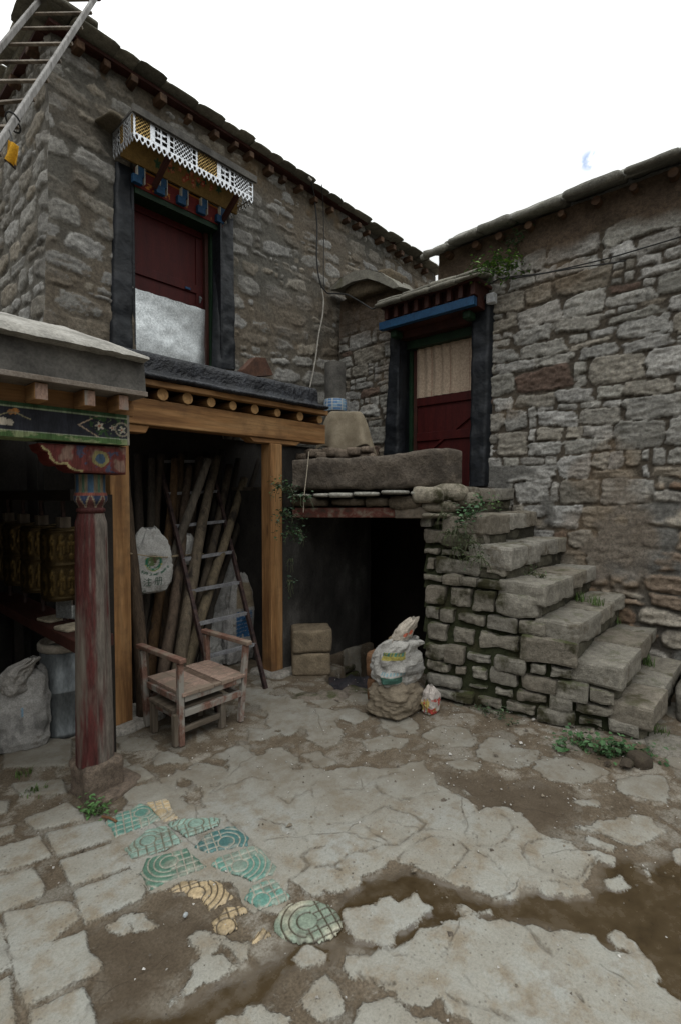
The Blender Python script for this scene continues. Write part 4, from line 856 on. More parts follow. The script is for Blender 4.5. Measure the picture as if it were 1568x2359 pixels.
b = MB(); b.b2((4.97, 2.2, -.3), (5.25, 4.58, 1.64)); b.prism([al(.0, .14, 1.49), al(Lb * .96, .14, 1.49), (4.1, 2.3, 1.49), (5.2, 2.3, 1.49), (5.2, 4.5, 1.49), (4.2, 4.5, 1.49), (4.2, 3.4, 1.49), (3.0, 3.4, 1.49)], (0, 0, .14)); b.build('terrace_slab', M['soot'], terr)
b = MB((.105, .085, .066)); b.prism([al(.0, .16, 1.632), al(Lb * .96, .16, 1.632), (3.9, 2.3, 1.632), (5.03, 2.3, 1.632), (5.03, 4.55, 1.632), (2.99, 4.55, 1.632)], (0, 0, .04)); b.build('terrace_floor', M['mudwall'], terr)
# parapet: rounded lump of mud plaster
ns, nt = 90, 44; P = np.zeros((ns, nt, 3)); Lp = Lb + .20
for i in range(ns):
    s = i / (ns - 1) * Lp - .04; ee = min(1, (Lp - .04 - s) / .06 + .02, 1); top = 1.905 + .06 * sm(.15, .8, s / Lp) + .012 * math.sin(s * 6.5)
    for j in range(nt):
        t = 2 * math.pi * j / nt; cx, cz = math.cos(t), math.sin(t); l = (abs(cx) ** 14 + abs(cz) ** 14) ** (1 / 14)
        o_ = .13 + .14 * cx / l * (.85 + .15 * max(0, ee)); z = 1.65 + (top - 1.65) * (.5 + .5 * cz / l * (.9 + .1 * max(0, ee))); n = 1.3 * (fbm(s * 5, o_ * 5, z * 5, 9, 4) - .5) + .6 * (fbm(s * 14, o_ * 14, z * 14, 19, 3) - .5)
        p = al(s, o_ + n * .05 * cx, z + n * .03); P[i, j] = p
b = MB((.088, .072, .057)); b.grid(P, wrap=True); b.add(P[-1], [tuple(range(nt))]); b.add(P[0], [tuple(range(nt - 1, -1, -1))]); b.build('parapet', M['mudwall'], terr, smooth=True)
b = MB(); s = -.05; q = 950
while s < Lb * .90:
    wd = rng.uniform(.10, .28); p = al(s + wd / 2, .12 + rng.uniform(-.03, .02), 1.60 + .012 * s + rng.uniform(-.012, .012)); b.rock(p, (wd * rng.uniform(.8, 1.1), rng.uniform(.34, .44), rng.uniform(.018, .035)), ang, q, .014, 9, .05, (.26, .25, .22)); s += wd; q += 1
b.build('slate_course', M['stone'], terr, smooth=True)
b = MB(); s = -.05
while s < Lb * .98:
    wd = rng.uniform(.2, .36); p = al(s + wd / 2, .16, 1.535); b.rock(p, (wd * .97, .3 + rng.uniform(-.05, .03), rng.uniform(.06, .11)), ang + rng.uniform(-.05, .05), q, .06, 8, .03, (.10, .08, .058)); s += wd; q += 1
b.build('stone_course', M['stone'], terr, smooth=True)
b = MB(); b.bar(al(-.05, .16, 1.44), al(Lb * .70, .16, 1.445), .26, .085); b.build('red_lintel', mat('worn_red_beam', [(.05, .03, .022), (.10, .028, .02), (.16, .13, .1)], 5, (3, 3, 3), bump=.6), terr, bevel=.006)
b = MB(); b.bar(al(Lb * .68, .15, 1.445), al(Lb * 1.0, .16, 1.45), .28, .095); b.build('grey_lintel', M['old_wood_x'], terr, bevel=.008)
b = MB((.27, .24, .19))
for x, y, w_, h_ in ((985, 1140, .24, .12), (1030, 1133, .26, .10), (1010, 1165, .30, .08), (1060, 1150, .22, .11), (1000, 1185, .26, .06)):
    p = atD(x + 10, y, 4.25); b.rock(p, (.3, w_, h_), .2, q, .06, 5, .04); q += 1
b.build('loose_stone', M['stair'], terr, smooth=True)
# paving slabs and sunk steps in the pit in front of the cellar
for x, y, dx, dy, dz, z_, a in ((735, 1612, .45, .16, .06, -.02, -.75), (812, 1612, .3, .2, .08, -.05, .2), (700, 1580, .18, .3, .2, -.12, .3), (785, 1560, .36, .24, .09, -.27, .1), (775, 1540, .4, .24, .09, -.17, .0)):
    p = atZ(x, y, z_); b = MB((.16, .135, .11)); b.rock(p, (dx, dy, dz), a, q, .05, 7, .04); q += 1; b.build('pit_stone', M['stair'], terr, smooth=True)

# ================================================================== new timber porch over the wood store
porch = thing('timber_porch', 'porch of new orange timber with log rafters and tarred roof', 'porch', (2.2, 3.42, 0))
pY = 3.42
for x, y in ((272, 1662), (628, 1556)):
    X = atY(x, 1400, pY)[0]; b = MB(); b.b2((X - .066, pY - .066, .03), (X + .066, pY + .066, 2.045)); b.build('post', M['new_wood_z'], porch, bevel=.008)
    b = MB((.27, .25, .22)); b.rock((X + .07, pY + .02, .0), (.40, .36, .07), .2, q, .03, 7, .04); b.build('footing_stone', M['stone'], porch, smooth=True); q += 1
Xp = atY(628, 1400, pY)[0]
b = MB((.05, .10, .09)); b.grid(np.array([[(Xp + .0665, pY + .0 + a * .06, z + .10 * a + .04 * math.sin(a * 9 + z)) for a in np.linspace(-1, 1, 8)] for z in np.linspace(.62, .80, 6)])); b.build('paint_patch', M['attr_old'], porch)
b = MB(); b.b2((1.40, pY - .075, 2.086), (3.50, pY + .075, 2.27)); b.build('beam', M['new_wood_x'], porch, bevel=.008)
X0 = atY(628, 1400, pY)[0]
b = MB(); b.prism([(X0 - .30, pY - .06, 2.084), (X0 + .30, pY - .06, 2.084), (X0 + .24, pY - .06, 2.045), (X0 - .24, pY - .06, 2.045)][::-1], (0, .12, 0)); b.build('corbel', M['new_wood_x'], porch, bevel=.005)
X1 = atY(272, 1400, pY)[0]
b = MB(); b.prism([(X1 - .2, pY - .06, 2.084), (X1 + .22, pY - .06, 2.084), (X1 + .19, pY - .06, 2.03), (X1 - .2, pY - .06, 2.03)][::-1], (0, .12, 0)); b.build('corbel', M['new_wood_x'], porch, bevel=.005)
endw = mat('cut_log_end', [(.34, .19, .08), (.48, .29, .13)], 18, bump=.2)
for x in (318, 375, 432, 486, 536, 586, 638, 690, 735):
    X = atY(x, 930, 3.34)[0]; r = rng.uniform(.034, .044); b = MB(); b.tube([(X, 3.335, 2.312), (X + rng.uniform(-.02, .02), 4.6, 2.33)], r, 12, wob=.1); j = b.build('joist', M['new_wood_y'], porch, smooth=False)
    b = MB(); b.tube([(X, 3.330, 2.312), (X, 3.3345, 2.312)], r * .97, 12); b.build('end_grain', endw, j)
b = MB(); b.b2((1.35, 3.28, 2.352), (3.47, 3.36, 2.392)); b.build('edge_board', M['new_wood_x'], porch, bevel=.004)
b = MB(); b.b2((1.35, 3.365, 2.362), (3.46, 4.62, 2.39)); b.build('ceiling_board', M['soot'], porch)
uu, tt = np.meshgrid(np.linspace(1.36, 3.44, 150), np.linspace(0, 1, 16)); nn = fbm(uu * 7, tt * 3, 0, 12, 4) - .5
# profile: slab lip, then the low parapet behind it
prof = np.array([(3.40, 2.393), (3.25, 2.395), (3.235, 2.41), (3.245, 2.425), (3.29, 2.44), (3.34, 2.452), (3.372, 2.462), (3.38, 2.50), (3.382, 2.56), (3.392, 2.60), (3.42, 2.615), (3.47, 2.615), (3.50, 2.59), (3.51, 2.5), (3.6, 2.46), (4.6, 2.46)])
P = np.stack([uu, prof[:, 0][:, None] + nn * .045 * (np.arange(16)[:, None] < 14), prof[:, 1][:, None] + nn * .03], -1)
b = MB(); b.grid(P[::-1]); b.add(P[:, -1], [tuple(range(16))]); b.build('tarred_roof', M['tar'], porch, smooth=True)
b = MB(); p = [atY(x, y, 3.62) for x, y in ((563, 850), (590, 822), (612, 824), (630, 864), (563, 868))]; b.prism(p, (0, .1, 0))
tag(b.build('roof_tile', mat('rusty_tin', [(.05, .024, .016), (.09, .042, .026), (.07, .042, .032)], 9, bump=.3)), 'bent rusty tin ridge piece lying behind the black parapet', 'scrap tin')

# ================================================================== painted portico at the left edge
port = thing('painted_portico', 'old portico with painted beam, red carved pillar and grey coping', 'portico', (.6, 2.7, 0))
pc = np.array((1.09, 2.77))
b = MB((.13, .10, .077)); b.rock((pc[0], pc[1], .07), (.225, .225, .22), .1, 21, .05, 9, .025); b.rock((pc[0] + .06, pc[1] - .03, .0), (.28, .26, .06), .3, 22, .05, 6, .03); b.build('base_stone', M['stone'], port, smooth=True)
def c_pil(P):
    an = np.arctan2(P[..., 1] - pc[1], P[..., 0] - pc[0]); c = np.tile(np.array((.075, .020, .018)), P.shape[:2] + (1,))
    n = fbm(an * 5, P[..., 2] * 2.2, 0, 61, 5); n2 = fbm(an * 22, P[..., 2] * 2.0, 0, 64, 4)
    right = sm(-1.95, -1.45, an) * (1 - sm(.3, .8, an))                       # paint gone on the weather side
    n3 = fbm(an * 9, P[..., 2] * 7, 0, 67, 4); k = sm(.46, .62, n * .5 + n2 * .25 + n3 * .25 + .24 * right - .05)[..., None]; c = c * (1 - k) + np.array((.135, .115, .098)) * k
    k2 = sm(.60, .66, n2)[..., None]; c = c * (1 - k2 * .6) + np.array((.05, .02, .018)) * k2 * .6; return c
zz = np.linspace(.16, 1.50, 90); th = np.linspace(0, 2 * math.pi, 65)[:-1]; T, Z = np.meshgrid(th, zz)
rr_ = .0945 - .018 * (Z - .16) / 1.34 - .012 * sm(1.44, 1.5, Z); rr_ = rr_ * (1 - .075 * np.maximum(0, np.cos(8 * T + .6)) ** 10) + .003 * (fbm(T * 4, Z * 2, 0, 2, 3) - .5)
rr_ = rr_ * (1 + .02 * np.abs(np.cos(4 * T)))
P = np.stack([pc[0] + rr_ * np.cos(T), pc[1] + rr_ * np.sin(T), Z], -1); b = MB(); b.grid(P, c_pil(P), wrap=True); b.add(P[-1], [tuple(range(64))], (.1, .02, .02)); b.build('pillar', M['attr_old'], port, smooth=True)
b = MB((.06, .018, .016)); b.lathe((pc[0], pc[1], 0), [(.062, 1.49), (.062, 1.505), (.070, 1.51), (.070, 1.525), (.063, 1.53)], 32); b.build('collar', M['attr_old'], port, smooth=True)
zz = np.linspace(1.53, 1.705, 46); T, Z = np.meshgrid(np.linspace(0, 2 * math.pi, 97)[:-1], zz)
rr_ = np.where(Z < 1.60, .060 + .022 * sm(1.53, 1.575, Z), .080 - .006 * sm(1.60, 1.62, Z)); c = np.tile(np.array((.12, .028, .022)), Z.shape + (1,))
pt = np.abs(((T * 8 / (2 * math.pi)) % 1) - .5) * 2; e = pt + (Z - 1.53) / .07 * .9
c[(Z < 1.60) & (e > 1.0)] = (.03, .05, .12); c[(Z < 1.60) & (np.abs(e - 1.0) < .12)] = (.38, .30, .2); c[(Z > 1.60)] = (.20, .15, .09); c[(Z > 1.60) & (((T * 6 / (2 * math.pi)) % 1) < .35)] = (.03, .09, .16); c[(Z > 1.60) & (((T * 6 / (2 * math.pi) + .2) % 1) > .8)] = (.05, .12, .07); c[(Z > 1.595) & (Z < 1.61)] = (.3, .08, .05)
c = c * .55 + .015; P = np.stack([pc[0] + rr_ * np.cos(T), pc[1] + rr_ * np.sin(T), Z], -1); b = MB(); b.grid(P, c, wrap=True); b.build('capital', M['attr_old'], port, smooth=True)
# carved bracket
bY0, bY1 = 2.655, 2.80
sil = [(90, 1020), (292, 1029), (291, 1093), (175, 1087), (160, 1080), (152, 1070), (138, 1072), (125, 1068), (115, 1058), (110, 1042), (98, 1036)]
pp = np.array([atY(x, y, bY0) for x, y in sil]); lo, hi = pp.min(0), pp.max(0)
d = .005; u, v = np.meshgrid(np.arange(lo[0], hi[0] + d, d), np.arange(lo[2], hi[2] + d, d)); s = sdf(pp[:, [0, 2]], u, v)
c = np.tile(np.array((.13, .032, .027)), u.shape + (1,)); n = fbm(u * 16, v * 16, 0, 71, 4); w_ = sm(.5, .62, n)[..., None] * .75
c = c * (1 - w_) + np.array((.25, .17, .13)) * w_
fc = atY(232, 1056, bY0); dd = np.hypot(u - fc[0], v - fc[2]) + .012 * (fbm(u * 40, v * 40, 0, 3, 2) - .5); 
c[(dd < .042) & (dd > .026)] = (.22, .19, .08); c[dd < .026] = (.05, .085, .13); c[(n < .36) & (dd > .05) & (u > lo[0] + .15)] = (.06, .06, .10)
edge_ = (s < .013) & (u < lo[0] + .20) & (v < hi[2] - .02); c[edge_] = (.38, .32, .16)
c = c * .85
P = np.stack([u, np.full_like(u, bY0) - .006 * sm(0, .01, s) + .004 * n, v], -1)
br = relief_mesh('bracket', P, c, M['attr_old'], port, keep=s > 0)
b = MB((.10, .018, .014)); b.prism([p + (0, .004, 0) for p in pp], (0, bY1 - bY0, 0)); b.build('bracket_core', M['attr'], port)
# painted beam
def c_beam(u, v):
    c = np.tile(np.array((.020, .022, .030)), u.shape + (1,)) * (.6 + .9 * fbm(u * 40, v * 4, 0, 15, 3))[..., None]
    x = u * 2.235 - 1.0                                                       # metres along the beam
    def line(m, k): c[m] = k
    line(v < .17, (.07, .13, .045)); line((v < .17) & (fbm(x * 18, v * 5, 0, 7, 3) > .56), (.2, .24, .12)); line(v > .88, (.03, .07, .03)); line((v > .86) & (v < .9), (.25, .3, .2)); line((v > .17) & (v < .2), (.3, .33, .25))
    e = 1.235 - x
    zz_ = np.abs(e - (.235 - .05 * np.abs((v - .53) / .36) * 2 + .02)); line((zz_ < .006) & (v > .2) & (v < .86), (.36, .27, .2))
    loc = (e < .2) & (v > .2) & (v < .86); sc_ = np.abs(np.sin(x * 62 + np.sin(v * 14) * 1.4)); line(loc & (sc_ < .10) , (.12, .17, .07)); line(loc & (fbm(x * 30, v * 5, 0, 19, 2) > .62), (.03, .07, .025))
    for (ce, cv, r) in ((.155, .55, .022), (.09, .52, .016), (.04, .48, .02)):
        d_ = np.hypot(e - ce, (v - cv) * .155); an = np.arctan2((v - cv) * .155, e - ce); line(d_ < r * (.75 + .3 * np.cos(5 * an)), (.42, .38, .31)); line(d_ < r * .3, (.25, .1, .06))
    d_ = np.hypot(e - .04, (v - .5) * .155); line((np.abs(d_ - .034) < .004), (.25, .22, .17)); line((e < .012), (.22, .2, .16))
    for cx in (.66, .30, -.1, -.5):
        for (ce, cv, r, k) in ((0, .42, .018, (.42, .38, .31)), (.025, .40, .015, (.42, .38, .31)), (.05, .74, .014, (.36, .16, .05)), (.03, .70, .012, (.40, .2, .08)), (-.06, .62, .014, (.03, .08, .03))):
            d_ = np.hypot(x - cx - ce, (v - cv) * .155); line(d_ < r, k)
        line((np.abs((v - .62) * .155 - .012 * np.sin((x - cx) * 40)) < .0025) & (np.abs(x - cx) < .11), (.22, .2, .12))
    return c
panel('beam', port, (-1.0, 2.62, 1.862), (2.235, 0, 0), (0, 0, .158), 460, 44, c_beam, M['attr_old'], thick=.17)
b = MB(); b.b2((-1.0, 2.64, 2.02), (1.27, 2.68, 2.105)); b.build('joist_board', M['new_wood_x'], port)
for x, wd in ((-150, .055), (-20, .055), (97, .055), (208, .052), (286, .05)):
    X = atY(x, 930, 2.50)[0]; b = MB(); b.b2((X - wd / 2, 2.50, 2.022), (X + wd / 2, 2.636, 2.10)); j = b.build('joist', M['new_wood_y'], port, bevel=.004)
    b = MB((.26, .17, .13)); b.box((X, 2.4985, 2.061), (wd * .92, .003, .07)); b.build('joist_end', M['peel'], j)
b = MB(); b.b2((-1.0, 2.47, 2.103), (1.265, 2.8, 2.128)); b.build('soffit_board', mat('limewashed_board', [(.15, .12, .095), (.23, .2, .17)], 6, (2, 2, 2), bump=.4), port, bevel=.003)
uu, zz = np.meshgrid(np.linspace(-1, 1.262, 90), np.linspace(2.129, 2.285, 10)); b = MB(); b.grid(np.stack([uu, 2.485 + .012 * (fbm(uu * 6, zz * 8, 0, 3, 3) - .5) + (zz - 2.13) * .1, zz], -1)); b.b2((-1, 2.52, 2.129), (1.262, 2.9, 2.285)); b.build('fascia', M['cement'], port, smooth=True)
# coping: sloping mortar cap with a hipped right end
tip = atY(345, 833, 2.44); rx = atY(150, 752, 2.82)[0]
nu, nv2 = 120, 14; P = np.zeros((nv2, nu, 3))
for i in range(nu):
    X = -1.0 + (tip[0] + 1.0) * i / (nu - 1); hipk = min(1, max(0, (tip[0] - X) / (tip[0] - rx)))
    for j in range(nv2):
        t = j / (nv2 - 1); yb = 2.44 + .42 * hipk * t; z = 2.30 + .205 * hipk * (t ** .8) * (1 - .12 * t * t)
        n = fbm(X * 7, yb * 7, 0, 33, 4) - .5; P[j, i] = (X, yb + n * .02 * (j == 0), z + n * .022 * (j > 0) + (-.012 if j == 0 else 0) + .006 * (fbm(X * 40, t * 6, 0, 35, 2) - .5))
b = MB(); b.grid(P); lipP = np.stack([P[0] + (0, .14, -.018), P[0]], 0); b.grid(lipP); b.build('coping', M['coping'], port, smooth=True)
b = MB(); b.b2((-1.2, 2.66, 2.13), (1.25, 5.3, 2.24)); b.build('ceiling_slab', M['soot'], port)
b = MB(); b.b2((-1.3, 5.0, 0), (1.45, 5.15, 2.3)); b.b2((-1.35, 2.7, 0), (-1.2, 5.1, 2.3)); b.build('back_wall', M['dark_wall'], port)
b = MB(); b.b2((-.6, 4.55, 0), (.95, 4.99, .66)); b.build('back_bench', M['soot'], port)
b = MB(); b.b2((-.6, 4.53, .66), (.97, 5.0, .685)); b.build('bench_top', M['cement'], port)
# ================================================================== prayer wheels, bin and sack under the portico
WG = 'brass prayer wheels in a row beside the red pillar'
wl_ = ('nearest and largest brass prayer wheel beside the red pillar', 'second brass prayer wheel from the red pillar', 'third brass prayer wheel from the pillar, in deep shade', 'farthest brass prayer wheel at the dark end of the row')
for i, Y in enumerate((3.49, 3.90, 4.30, 4.68)):
    c = (1.20, Y, .8); t = thing('prayer_drum', wl_[i], 'prayer wheel', c, WG)
    zz = np.linspace(.93, 1.385, 60); T, Z = np.meshgrid(np.linspace(0, 2 * math.pi, 97)[:-1], zz)
    k = (Z - .93) / .455; r = .128 + .006 * ((k < .05) | (k > .95) | (np.abs(k - .5) < .02)) - .01 * ((k < .03) | (k > .97))
    a = (T * 7 / math.pi) % 1 - .5; bb = (k * 2) % 1 - .5; gl_ = (np.abs(np.hypot(a, bb * .9) - .27) < .05) | ((np.abs(a) < .05) & (np.abs(bb) < .3)) | ((np.abs(bb - .1) < .05) & (np.abs(a) < .24))
    r = r + .006 * gl_; col = np.where(gl_[..., None], np.array((.12, .08, .028)), np.array((.055, .037, .015)))
    P = np.stack([c[0] + r * np.cos(T), Y + r * np.sin(T), Z], -1); b = MB(); b.grid(P, col, wrap=True); b.add(P[0], [tuple(range(95, -1, -1))], (.2, .14, .05)); b.add(P[-1], [tuple(range(96))], (.2, .14, .05)); b.build('drum', M['brass'], t, smooth=True)
    b = MB(); b.box((c[0], Y, 1.42), (.07, .07, .07)); b.build('hub_block', M['old_wood_z'], t, bevel=.004)
    b = MB(); b.tube([(c[0], Y, .78), (c[0], Y, 1.60)], .014, 8); b.build('axle', M['iron'], t)
    if i == 0: b = MB(); b.box((c[0] - .01, Y - .02, .862), (.012, .12, .12), rz=.5); b.box((c[0] + .03, Y - .07, .84), (.01, .06, .09), rz=.3); b.build('tin_plate', M['tin'], t)
rack = thing('prayer_wheel_rack', 'dark timber rack carrying the row of brass prayer wheels', 'rack', (1.2, 4.1, 0))
b = MB(); b.b2((1.08, 3.0, .695), (1.30, 5.0, .765)); b.build('lower_rail', M['darkred'], rack, bevel=.004)
b = MB(); b.b2((1.14, 3.2, 1.56), (1.28, 5.0, 1.63)); b.build('upper_rail', M['soot'], rack, bevel=.004)
for y in (3.12, 4.9): b = MB(); b.b2((1.27, y - .04, 0), (1.34, y + .04, 1.6)); b.build('upright', M['soot'], rack)
for y in (3.30, 3.62): b = MB((.35, .3, .22)); b.rock((1.17, y, .776), (.14, .16, .02), .2, int(y * 10), .006, 10, .04); b.build('loose_tile', M['stone'], rack)
# bin
bn = thing('metal_bin', 'tall dull steel drum standing behind the red pillar', 'bin', (1.24, 3.63, 0))
b = MB(); b.lathe((1.24, 3.63, 0), [(.150, .0), (.152, .03), (.146, .035), (.146, .30), (.150, .305), (.146, .31), (.147, .57)], 36); b.build('drum', M['steel'], bn, smooth=True)
b = MB(); b.lathe((1.24, 3.63, 0), [(.149, .565), (.160, .575), (.160, .61), (.149, .625), (.138, .61), (.138, .5)], 36); b.build('rim', mat('plastic_rim', [(.24, .21, .17), (.34, .30, .25)], 8, bump=.1), bn, smooth=True)

def sack(name, c, w, d, h, seed, label, cat='sack', group=None, rz=0.0, tip=(0, 0), neck=.0, fold=.35, colf=None, base=(.36, .345, .32), lean=(0, 0), sq=4, nu=96, nv=110, parent=None, flare=.0, vert_=.13):
    """woven bag: full belly, pinched crumpled top"""
    T, K = np.meshgrid(np.linspace(0, 2 * math.pi, nu + 1)[:-1], np.linspace(0, 1, nv))
    ct, st_ = np.cos(T), np.sin(T); l = (np.abs(ct) ** sq + np.abs(st_) ** sq) ** (1 / sq)
    pr = np.interp(K[:, 0], [0, .03, .12, .35, .62, .8, .9, .96, 1], [.55, .86, 1.0, 1.03, .97, .83, .60 - neck, .50 - neck + flare, .34 - neck + flare])[:, None]
    s = seed * 5.1
    cr = fbm(ct * 2 + s, st_ * 2, K * 5, seed, 4) - .5; fo = np.abs(fbm(ct * 2.4 + s, st_ * 2.4, K * 2.2, seed + 4, 2) - .5); fi = fbm(ct * 4 + s, st_ * 4, K * 11 + 4 * cr, seed + 9, 4) - .5
    vert = np.sin(T * 9 + 3 * cr) * sm(.7, .95, K)
    rr = pr * (1 + fold * .8 * cr + fold * .9 * (.18 - fo) + .22 * fold * fi + vert_ * vert)
    x, y = w / 2 * rr * ct / l, d / 2 * rr * st_ / l
    z = h * (K + .06 * (fbm(ct * 1.5 + s, st_ * 1.5, K * 3, seed + 6, 3) - .5) * sm(.1, .5, K) + .14 * (fbm(ct * 2 + s, st_ * 2, 0, seed + 7, 2) - .5) * sm(.75, 1, K))
    x = x + lean[0] * K ** 2 + tip[0] * sm(.72, 1, K); y = y + lean[1] * K ** 2 + tip[1] * sm(.72, 1, K)
    cr_, sr_ = math.cos(rz), math.sin(rz); X, Y = x * cr_ - y * sr_ + c[0], x * sr_ + y * cr_ + c[1]; Z = z + c[2]
    col = np.tile(np.asarray(base), T.shape + (1,)) * (.88 + .3 * (fbm(T * 2, K * 8, 0, seed + 2, 4)))[..., None]
    if colf is not None: colf(T, K, col)
    P = np.stack([X, Y, Z], -1); b = MB(); b.grid(P, col, wrap=True); b.add(P[0], [tuple(range(nu - 1, -1, -1))], base); b.add(P[-1], [tuple(range(nu))], tuple(q * .5 for q in base))
    o = b.build(name, M['sack'], parent, smooth=True)
    if label: tag(o, label, cat, group)
    o['_P'] = 0; del o['_P']
    return o, P
def base_at(px, py, z=0): return atZ(px, py, z)
def stripe(T, K, c):
    m = (np.abs(T - 4.75) < .035 + .0 * K) & (K > .45) & (K < .58); c[m] = (.16, .30, .42)
    c *= (1 - .55 * sm(.45, .65, fbm(T * 2, K * 3, 0, 41, 4)) * (1 - sm(.3, .6, K)))[..., None]
p = base_at(68, 1722); gs_, _P = sack('grain_sack', (p[0] - .02, p[1] + .05, 0), .30, .22, .50, 3, 'stuffed dirty white sack with folded over top at the left edge', colf=stripe, tip=(.01, .0), rz=-.35, fold=.34, neck=-.22, base=(.30, .29, .275), vert_=.05)
nk, _P = sack('folded_neck', (p[0] - .075, p[1] + .0, .37), .13, .13, .22, 31, None, fold=.7, rz=.4, tip=(.02, -.05), lean=(.03, -.06), base=(.27, .255, .235), parent=gs_, vert_=.2)

# ================================================================== logs in the wood store
LG = 'bare poles leaning in the wood store'
logs = [(333, 1655, 288, 1055, .048, (.13, .09, .06), 3.72, 'darker knotty pole standing closest to the left orange post'),
        (304, 1600, 476, 1060, .042, (.20, .17, .135), 3.9, 'pale grey pole crossing the others behind the printed white sack'),
        (346, 1610, 402, 1060, .044, (.15, .085, .04), 4.2, 'reddish pole with bark just right of the hanging white sack'),
        (362, 1640, 441, 1075, .045, (.17, .12, .085), 4.2, 'straight brown pole behind the left arm of the chair'),
        (385, 1650, 502, 1052, .050, (.21, .165, .115), 4.15, 'thick pale pole whose foot stands behind the chair seat'),
        (402, 1640, 562, 1105, .046, (.23, .18, .115), 4.1, 'bright yellowish pole leaning far right behind the ladder'),
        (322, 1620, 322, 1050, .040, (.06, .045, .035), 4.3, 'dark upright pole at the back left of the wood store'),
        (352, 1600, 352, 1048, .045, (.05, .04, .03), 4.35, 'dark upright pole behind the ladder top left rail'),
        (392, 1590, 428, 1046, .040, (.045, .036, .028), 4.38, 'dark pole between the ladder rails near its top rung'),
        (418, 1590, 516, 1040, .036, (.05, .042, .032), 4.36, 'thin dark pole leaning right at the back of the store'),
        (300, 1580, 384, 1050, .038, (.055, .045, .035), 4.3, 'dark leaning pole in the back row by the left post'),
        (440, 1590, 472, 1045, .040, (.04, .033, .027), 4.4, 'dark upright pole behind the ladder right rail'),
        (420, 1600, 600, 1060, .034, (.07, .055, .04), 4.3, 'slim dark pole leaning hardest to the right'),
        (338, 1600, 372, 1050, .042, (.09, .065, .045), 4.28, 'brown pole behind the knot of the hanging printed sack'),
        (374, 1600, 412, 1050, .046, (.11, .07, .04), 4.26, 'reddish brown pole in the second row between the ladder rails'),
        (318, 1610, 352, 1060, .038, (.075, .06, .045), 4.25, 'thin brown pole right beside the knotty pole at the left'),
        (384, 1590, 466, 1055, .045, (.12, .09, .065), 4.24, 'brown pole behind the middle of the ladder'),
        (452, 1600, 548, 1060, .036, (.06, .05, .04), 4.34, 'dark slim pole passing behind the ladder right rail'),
        (412, 1620, 530, 1075, .043, (.13, .10, .07), 4.22, 'brown pole just left of the bright yellowish pole')]
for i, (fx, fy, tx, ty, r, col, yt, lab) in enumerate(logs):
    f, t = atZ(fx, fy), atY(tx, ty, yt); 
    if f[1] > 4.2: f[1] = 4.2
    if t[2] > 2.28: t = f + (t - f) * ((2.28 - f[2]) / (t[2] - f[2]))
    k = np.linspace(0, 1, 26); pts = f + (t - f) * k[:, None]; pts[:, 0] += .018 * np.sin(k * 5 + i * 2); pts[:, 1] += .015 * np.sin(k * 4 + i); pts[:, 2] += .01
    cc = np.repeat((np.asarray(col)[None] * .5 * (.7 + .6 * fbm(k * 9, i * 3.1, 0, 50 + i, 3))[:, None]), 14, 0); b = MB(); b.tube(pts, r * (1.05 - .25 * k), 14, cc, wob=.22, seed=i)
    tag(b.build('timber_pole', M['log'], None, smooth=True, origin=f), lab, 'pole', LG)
# loose chopped boards in the dark corner behind the ladder
for i, (x, y, ln, a) in enumerate(((560, 1470, .55, .25), (572, 1440, .7, -.12), (585, 1490, .5, .1))):
    p = atY(x, y, 4.1); b = MB(); b.bar((p[0], 4.05, .05), (p[0] + a, 4.3, ln + .5), .09, .022, up=(0, 1, 0)); tag(b.build('old_board', M['old_wood_z']), ('short split board standing in the dark by the right post', 'taller split board leaning behind the grey sacks', 'narrow split board leaning beside the right orange post')[i], 'board', 'boards leaning in the dark corner')

M['rung'] = mat('worn_rung', [(.14, .14, .15), (.24, .24, .25)], 12, rough=.6, bump=.3, spec=.4)
# ladder of iron bars
f0, f1, t0, t1 = atZ(503, 1640), atZ(613, 1588), atY(364, 1046, 4.33), atY(482, 1050, 4.33)
f0[1] -= .0
lad = thing('iron_ladder', 'rusty iron ladder leaning inside the porch behind the wooden chair', 'ladder', tuple((f0 + f1) / 2))
for a, c in ((f0, t0), (f1, t1)): b = MB(); b.bar(a, c, .030, .035, up=(0, 1, 0)); b.build('rail', M['iron'], lad, bevel=.003)
for (xa, ya, xb, yb) in ((388, 1138, 484, 1131), (408, 1212, 504, 1200), (425, 1289, 522, 1270), (449, 1362, 541, 1341), (470, 1437, 560, 1411), (490, 1514, 585, 1483), (376, 1063, 470, 1062)):
    def on(px, py, A, B_):                                                       # nearest point of a rail to the measured pixel
        kk = np.linspace(0, 1, 400)[:, None]; q = A + (B_ - A) * kk - CAM; v = q @ UPV / (q @ FWD); return (A + (B_ - A) * kk)[np.argmin(np.abs(v + (py - 1179) / F))]
    b = MB(); b.bar(on(xa, ya, f0, t0), on(xb, yb, f1, t1), .03, .026); b.build('rung', M['rung'], lad)

